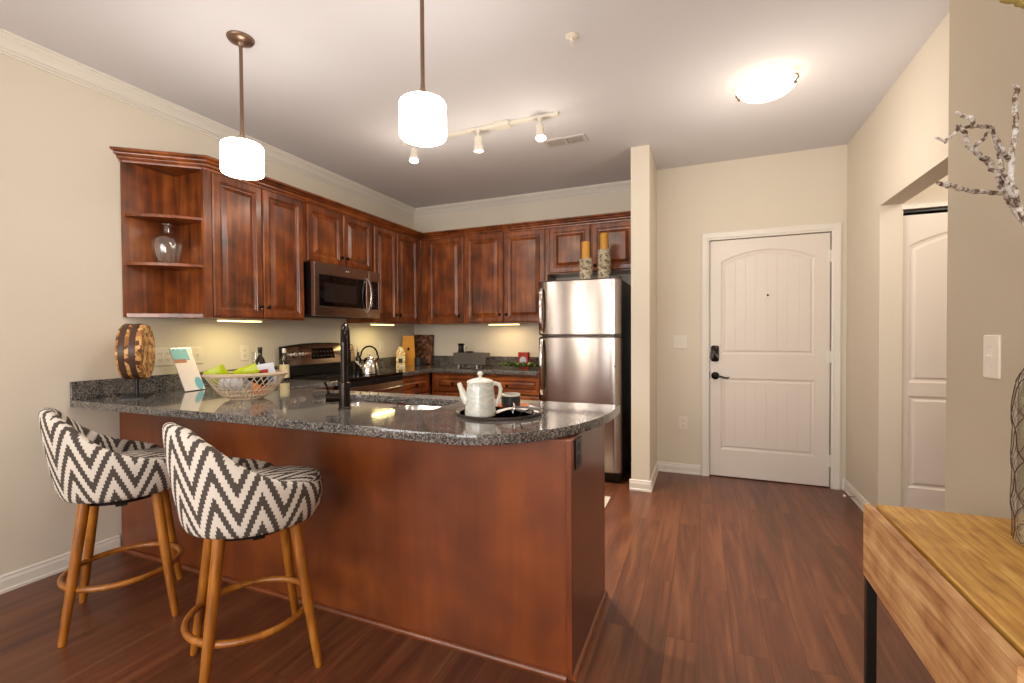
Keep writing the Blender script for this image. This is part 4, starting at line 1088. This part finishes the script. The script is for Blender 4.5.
# bottles behind the basket
def bottle(label, x, y, h, r_, lab=True, neckfoil='white'):
    t = thing('wine_bottle', label, 'bottle', (x, y, BZ), 0)
    MB().lathe([(r_*.8, 0), (r_, .004), (r_, h*.58), (r_*.9, h*.65), (r_*.42, h*.76), (r_*.36, h*.80), (r_*.36, h*.9)], n=24).obj('glass', 'darkbottle', t, smooth=True)
    MB().lathe([(r_*.40, h*.86), (r_*.42, h*.87), (r_*.42, h)], n=16).obj('foil', neckfoil, t, smooth=True)
    if lab: MB().lathe([(r_+.0006, h*.08), (r_+.0006, h*.50)], n=24, cap0=False, cap1=False).obj('label', 'cream', t, smooth=True)
    return t
bottle('dark bottle with white cap and cream label standing left of the range', .21, 2.595, .245, .034)
bottle('dark bottle with black neck seen just behind the snack basket', .28, 2.33, .262, .034, True, 'black')
t = thing('wine_glass', 'clear stemmed glass standing behind the basket near the left wall', 'glass', (.16, 2.40, BZ))
MB().lathe([(.032, .001), (.030, .003), (.005, .008), (.004, .09), (.012, .10), (.033, .13), (.038, .17), (.035, .225)], n=24, cap1=False).obj('stemmed_glass', 'glass', t, smooth=True)
# tray with teapot, cup, saucer, napkin
TXc, TYc = 2.365, 1.835
t = thing('serving_tray', 'round dark serving tray with wire handles on the bar', 'tray', (TXc, TYc, BZ)); t.scale = (1.06, 1.06, 1)
MB().lathe([(.150, 0), (.168, .004), (.178, .012), (.180, .013), (.179, .010), (.170, .0), (.15, -.0002)], n=56, cap0=True, cap1=False).lathe([(.165, .0045), (.0, .0045)], n=56).obj('plate', 'tray', t, smooth=True)
for a0 in (PI*.83, PI*1.83-PI*.0):
    pts = [Vector(((.176)*math.cos(a0+q), .176*math.sin(a0+q), .012)) for q in (-.16, .16)]
    d = Vector((math.cos(a0), math.sin(a0), 0)); 
    MB().tube([pts[0], pts[0]+d*.012+Vector((0, 0, .02)), (pts[0]+pts[1])/2+d*.02+Vector((0, 0, .028)), pts[1]+d*.012+Vector((0, 0, .02)), pts[1]], .003, 8).obj('handle', 'bronze', t, smooth=True)
TP = (2.328, 1.722)
t = thing('teapot', 'tall pale ceramic teapot with faint leaf pattern on the dark tray', 'teapot', (TP[0], TP[1], BZ+.0052), math.radians(27))
t.scale = (.92, .92, .92)
MB().lathe([(.066, 0), (.070, .003), (.071, .01), (.068, .06), (.063, .11), (.060, .145), (.058, .150), (.0, .150)], n=40).obj('pot_body', 'teapot', t, smooth=True)
lid = MB().lathe([(.061, .1505), (.062, .154), (.058, .160), (.035, .168), (.012, .173), (.007, .176), (.007, .181), (.013, .186), (.014, .193), (.009, .199), (.0, .201)], n=36).obj('lid', 'ceramic', t, smooth=True)
MB().tube([(-.055, 0, .065), (-.074, 0, .090), (-.086, 0, .122), (-.097, 0, .150)], [.024, .018, .012, .010], 16).obj('spout', 'ceramic', t, smooth=True)
MB().tube([(.050, 0, .138), (.068, 0, .146), (.086, 0, .140), (.093, 0, .120), (.089, 0, .090), (.079, 0, .062), (.068, 0, .042)], [.010, .0095, .009, .0095, .009, .009, .008], 12).obj('handle', 'ceramic', t, smooth=True)
t = thing('wooden_saucer', 'round reddish wooden saucer under the dark cup on the tray', 'saucer', (2.385, 1.935, BZ+.0052))
MB().lathe([(.04, 0), (.055, .003), (.078, .013), (.079, .017), (.070, .014), (.05, .008), (.0, .008)], n=40).obj('saucer', 'saucer', t, smooth=True)
t = thing('dark_cup', 'squat charcoal cup with pale rim on the wooden saucer', 'cup', (2.378, 1.935, BZ+.0142)); t.scale = (.84, .84, .8)
MB().lathe([(.044, 0), (.050, .004), (.052, .03), (.051, .064), (.048, .064), (.047, .03), (.040, .008), (.0, .008)], n=36).obj('bowl', 'darkgrey', t, smooth=True)
MB().lathe([(.0515, .062), (.0515, .074), (.048, .074), (.048, .062)], n=36, cap0=False, cap1=False).obj('rim', 'ceramic', t, smooth=True)
# napkin: folded cloth through a ring
t = thing('cloth_napkin', 'dark striped napkin folded through a ring on the right of the tray', 'napkin', (2.468, 1.80, BZ+.006), math.radians(32)); t.scale = (1.15, 1.15, 1.2)
for an, ln, mt_, zz in ((-24, .085, 'napkin', .003), (-12, .092, 'napkin2', .008), (0, .095, 'napkin', .012), (12, .090, 'napkin2', .008), (25, .082, 'napkin', .003), (176, .06, 'napkin', .006), (186, .068, 'napkin2', .009)):
    ca, sa = math.cos(math.radians(an)), math.sin(math.radians(an)); L = []
    for i in range(9):
        s_ = i/8; x = ln*s_; wv = .007+.012*s_; z = zz+.012*(1-s_)**2+.006*math.sin(PI*s_)
        L.append([(-.018+x*ca-y*wv*sa, x*sa+y*wv*ca, z+h_) for y, h_ in ((-1, 0), (-.4, .004), (.4, .004), (1, 0), (.4, .0015), (-.4, .0015))])
    MB().loops(L).obj('fold', mt_, t, smooth=True)
MB().tube([(-.018, .020*math.cos(2*PI*k/20), .021+.018*math.sin(2*PI*k/20)) for k in range(20)], .003, 8, closed=True).obj('napkin_ring', 'chrome', t, smooth=True)

# ------------------------------------------------------------------ things in the kitchen
t = thing('tea_kettle', 'polished steel kettle with arched handle on the range', 'kettle', (.52, 3.20, .9216), math.radians(0))
MB().lathe([(.070, 0), (.082, .004), (.083, .02), (.078, .06), (.068, .10), (.058, .125), (.045, .132), (.0, .132)], n=40).obj('pot_body', 'chrome', t, smooth=True)
MB().lathe([(.044, .1325), (.040, .140), (.02, .147), (.006, .149), (.005, .156), (.013, .163), (.012, .172), (.0, .176)], n=28).obj('lid', 'chrome', t, smooth=True)
MB().tube([(-.05, -.055, .07), (-.068, -.078, .095), (-.078, -.093, .118)], [.02, .014, .011], 14).obj('spout', 'chrome', t, smooth=True)
MB().tube([(.044, .049, .115), (.053, .058, .15)]+[(.052*math.cos(q), .058*math.sin(q), .165+.075*abs(math.sin(q_))) for q, q_ in ()]+[(.046*math.cos(PI*k/8), .052*math.cos(PI*k/8), .165+.075*math.sin(PI*k/8)) for k in range(9)]+[(-.053, -.058, .15), (-.044, -.049, .115)], .0075, 12).obj('handle', 'bronze', t, smooth=True)
# spoon rest / small bottle beside kettle
t = thing('oil_bottle', 'small dark bottle between faucet and kettle at the back of the range', 'bottle', (.10, 3.505+.04, BZ))
MB().lathe([(.028, 0), (.03, .004), (.03, .11), (.012, .15), (.012, .18)], n=20).obj('glass', 'darkbottle', t, smooth=True); MB().lathe([(.014, .181), (.014, .205), (.008, .215)], n=16).obj('cap', 'white', t, smooth=True)
# yellow coffee bag
t = thing('coffee_bag', 'tall golden yellow coffee bag leaning by the back corner', 'coffee bag', (.115, 4.35, BZ), math.radians(35))
L = []
for i, (w1, d1) in enumerate(((.12, .07), (.128, .075), (.128, .07), (.124, .058), (.12, .04), (.115, .012), (.115, .005))):
    z = .335*i/6; L.append([(x+random.uniform(-.002, .002), y+random.uniform(-.002, .002)+z*.06, z) for x, y in rrect(-w1/2*1.1, w1/2*1.1, -d1/2, d1/2, min(.004, d1*.4), 2)])
cb = MB().loops(L).obj('bag_body', 'yellow', t, smooth=True)
MB().box(-.012, .010, -.034, -.030, .17, .20, lambda x, y, z: (x, y+.006, z)).obj('small_mark', 'dark', cb)
t = thing('patterned_box', 'small yellow and cream patterned box in front of the coffee bag', 'box', (.125, 4.19, BZ), math.radians(35))
bx_ = MB().loops([[(x*k, y*k, z) for x, y in rrect(-.048, .048, -.03, .03, .003, 2)] for z, k in ((0, 1), (.15, 1), (.185, .62), (.215, .42))]).obj('carton', 'pattern', t)
MB().box(-.03, .026, -.0325, -.0305, .02, .13).obj('label_panel', 'cream', bx_)
MB().box(-.024, .020, -.0335, -.0326, .035, .085).obj('label_print', 'darkgrey', bx_)
t = thing('cutting_board', 'dark end-grain cutting board leaning against the back wall in the corner', 'cutting board', (.155, 4.565, BZ+.0005))
MB().box(-.128, .128, -.018, .018, 0, .345, lambda x, y, z: (x, y+z*.12, z)).obj('board', 'board', t, bevel=.004)
t = thing('black_mug', 'small black mug in front of the cutting board', 'mug', (.245, 4.36, BZ))
MB().lathe([(.042, 0), (.048, .005), (.050, .085), (.046, .085), (.044, .01), (.0, .008)], n=28).obj('cup_body', 'darkgrey', t, smooth=True)
MB().tube([(.046, 0, .065), (.068, 0, .066), (.075, 0, .042), (.065, 0, .02), (.044, 0, .018)], .005, 8).obj('handle', 'darkgrey', t, smooth=True)
# toaster
t = thing('toaster', 'long slim grey toaster on short legs against the back wall', 'toaster', (.91, 4.36, BZ))
MB().box(-.19, .19, -.065, .065, .022, .152).obj('housing', 'toaster', t, bevel=.008)
for x in (-.13, .09): 
    for y in (-.045, .045): MB().box(x-.008, x+.008, y-.008, y+.008, 0, .0225).obj('foot', 'white', t)
box('slot', 'dark', (-.16, .16, -.018, .018, .1515, .1528), t)
MB().box(.1895, .205, -.012, .012, .08, .10).obj('lever', 'black', t, bevel=.003)
for z in (.07, .10, .125):
    MB().lathe([(.006, 0), (.005, .006)], (.125, -.065, z), 12, AX_Y).obj('button', 'chrome', t)
t = thing('coffee_pot', 'small black coffee pot standing on top of the toaster', 'coffee pot', (.785, 4.36, BZ+.1532))
MB().lathe([(.030, 0), (.032, .004), (.028, .05), (.030, .078)], n=24).obj('pot_body', 'black', t, smooth=True)
MB().lathe([(.034, .0785), (.036, .083), (.030, .094), (.008, .098), (.0, .099)], n=24).obj('lid', 'bronze', t, smooth=True)
MB().tube([(.028, 0, .086), (.06, 0, .090), (.075, 0, .07), (.066, 0, .045), (.052, 0, .03)], .0025, 8).obj('handle', 'chrome', t, smooth=True)
t = thing('small_dish', 'low dark dish on the toaster beside the coffee pot', 'dish', (.885, 4.36, BZ+.1532))
MB().lathe([(.035, 0), (.045, .010), (.043, .011), (.034, .003), (.0, .003)], n=28).obj('dish', 'darkgrey', t, smooth=True)
# red tin and greenery
t = thing('red_tin', 'red tin with a white label amid greenery left of the refrigerator', 'tin', (1.495, 4.40, BZ))
MB().loops([[(x, y, z) for x, y in rrect(-.055, .055, -.03, .03, .008, 3)] for z in (0, .158)]).obj('tin_body', 'redtin', t, bevel=.003)
MB().loops([[(.0+.036*math.cos(q), -.0305-d_, .075+.042*math.sin(q)) for q in [2*PI*k/24 for k in range(24)]] for d_ in (0, .001)]).obj('label', 'packwhite', t)
def leafmesh(mb, p, d, l, w1):
    d = d.normalized(); sdv = d.cross(Vector((0, 0, 1))).normalized(); up = sdv.cross(d)
    pts = [p+d*l*s_+sdv*w1*math.sin(PI*s_)*sg+up*.004*math.sin(PI*s_) for s_, sg in ((0, 0), (.3, 1), (.65, .9), (1, 0), (.65, -.9), (.3, -1))]
    v = [mb.bm.verts.new(q) for q in pts]; v2 = [mb.bm.verts.new(q+up*.0008) for q in pts]
    mb.bm.faces.new(v); mb.bm.faces.new(v2[::-1])
    for i in range(6): mb.bm.faces.new((v[i], v[(i+1) % 6], v2[(i+1) % 6], v2[i]))
t = thing('leafy_garland', 'trailing green leafy sprig around the red tin', 'greenery', (1.47, 4.28, BZ))
spine = [Vector((-.17+.036*k, .012*math.sin(k*1.3), .016+.006*math.sin(k))) for k in range(11)]
MB().tube(spine, .003, 6).obj('stem', 'leaf', t)
mb = MB(); mb2 = MB()
for k in range(110):
    p = spine[random.randrange(11)]; d = Vector((random.uniform(-1, 1), random.uniform(-.9, .9), random.uniform(.1, .9)))
    leafmesh(mb2 if k % 5 == 0 else mb, p, d, random.uniform(.045, .075), random.uniform(.010, .016))
mb.obj('leaves', 'leaf', t); mb2.obj('pale_leaves', 'leaflight', t)
# bark candle holders with candles above the refrigerator
for x, y, hh, ch, lab, lab2 in ((2.232, 4.02, .205, .15, 'shorter left birch bark candle holder on top of the refrigerator', 'shorter yellow pillar candle in the left bark holder'),
                                (2.392, 4.04, .275, .145, 'taller right birch bark candle holder on top of the refrigerator', 'taller yellow pillar candle in the right bark holder')):
    t = thing('bark_candle_holder', lab, 'candle holder', (x, y, 1.7155), 0, 'bark candle holders on the refrigerator')
    L = []
    for i in range(9):
        z = hh*i/8; L.append([((.057+random.uniform(-.002, .002))*math.cos(2*PI*k/24), (.057+random.uniform(-.002, .002))*math.sin(2*PI*k/24), z) for k in range(24)])
    MB().loops(L).obj('holder', 'bark', t, smooth=True)
    t = thing('pillar_candle', lab2, 'candle', (x, y, 1.7155+hh+.0006), 0, 'yellow candles on the refrigerator')
    MB().lathe([(.037, 0), (.037, ch-.006), (.034, ch), (.028, ch-.004), (.0, ch-.006)], n=28).obj('wax', 'wax', t, smooth=True)
    MB().tube([(0, 0, ch-.006), (.001, 0, ch+.006)], .0014, 6).obj('wick', 'dark', t)
# glass decanter on the corner shelf
t = thing('glass_decanter', 'clear bulbous glass decanter on the middle corner shelf', 'decanter', (.125, 1.82, 1.7035))
MB().lathe([(.045, .001), (.055, .004), (.070, .06), (.080, .11), (.076, .145), (.050, .18), (.022, .20), (.018, .225), (.026, .235)], n=36, cap1=False).obj('vessel', 'glass', t, smooth=True)
MB().lathe([(.020, .2355), (.034, .240), (.034, .246), (.014, .252), (.0, .254)], n=24).obj('stopper', 'glass', t, smooth=True)
# mat in the kitchen, door stop
t = slab2d('floor_mat', 'mattex', [rrect(1.2, 2.54, 2.86, 3.52, .01)], .0005, .008, bevel=.002)
tag(t, 'pale kitchen floor mat showing its corner past the peninsula', 'mat')
t = thing('door_stop', 'small white-tipped door stop on the right wall baseboard', 'door stop', (XR-.016, 4.07, .045))
MB().tube([(0, 0, 0), (-.06, 0, 0)], .005, 10).obj('spring', 'chrome', t, smooth=True)
MB().lathe([(.009, 0), (.010, .006), (.009, .014)], (-.06, 0, 0), 14, (Vector((0, 1, 0)), Vector((0, 0, 1)), Vector((-1, 0, 0)))).obj('tip', 'white', t, smooth=True)
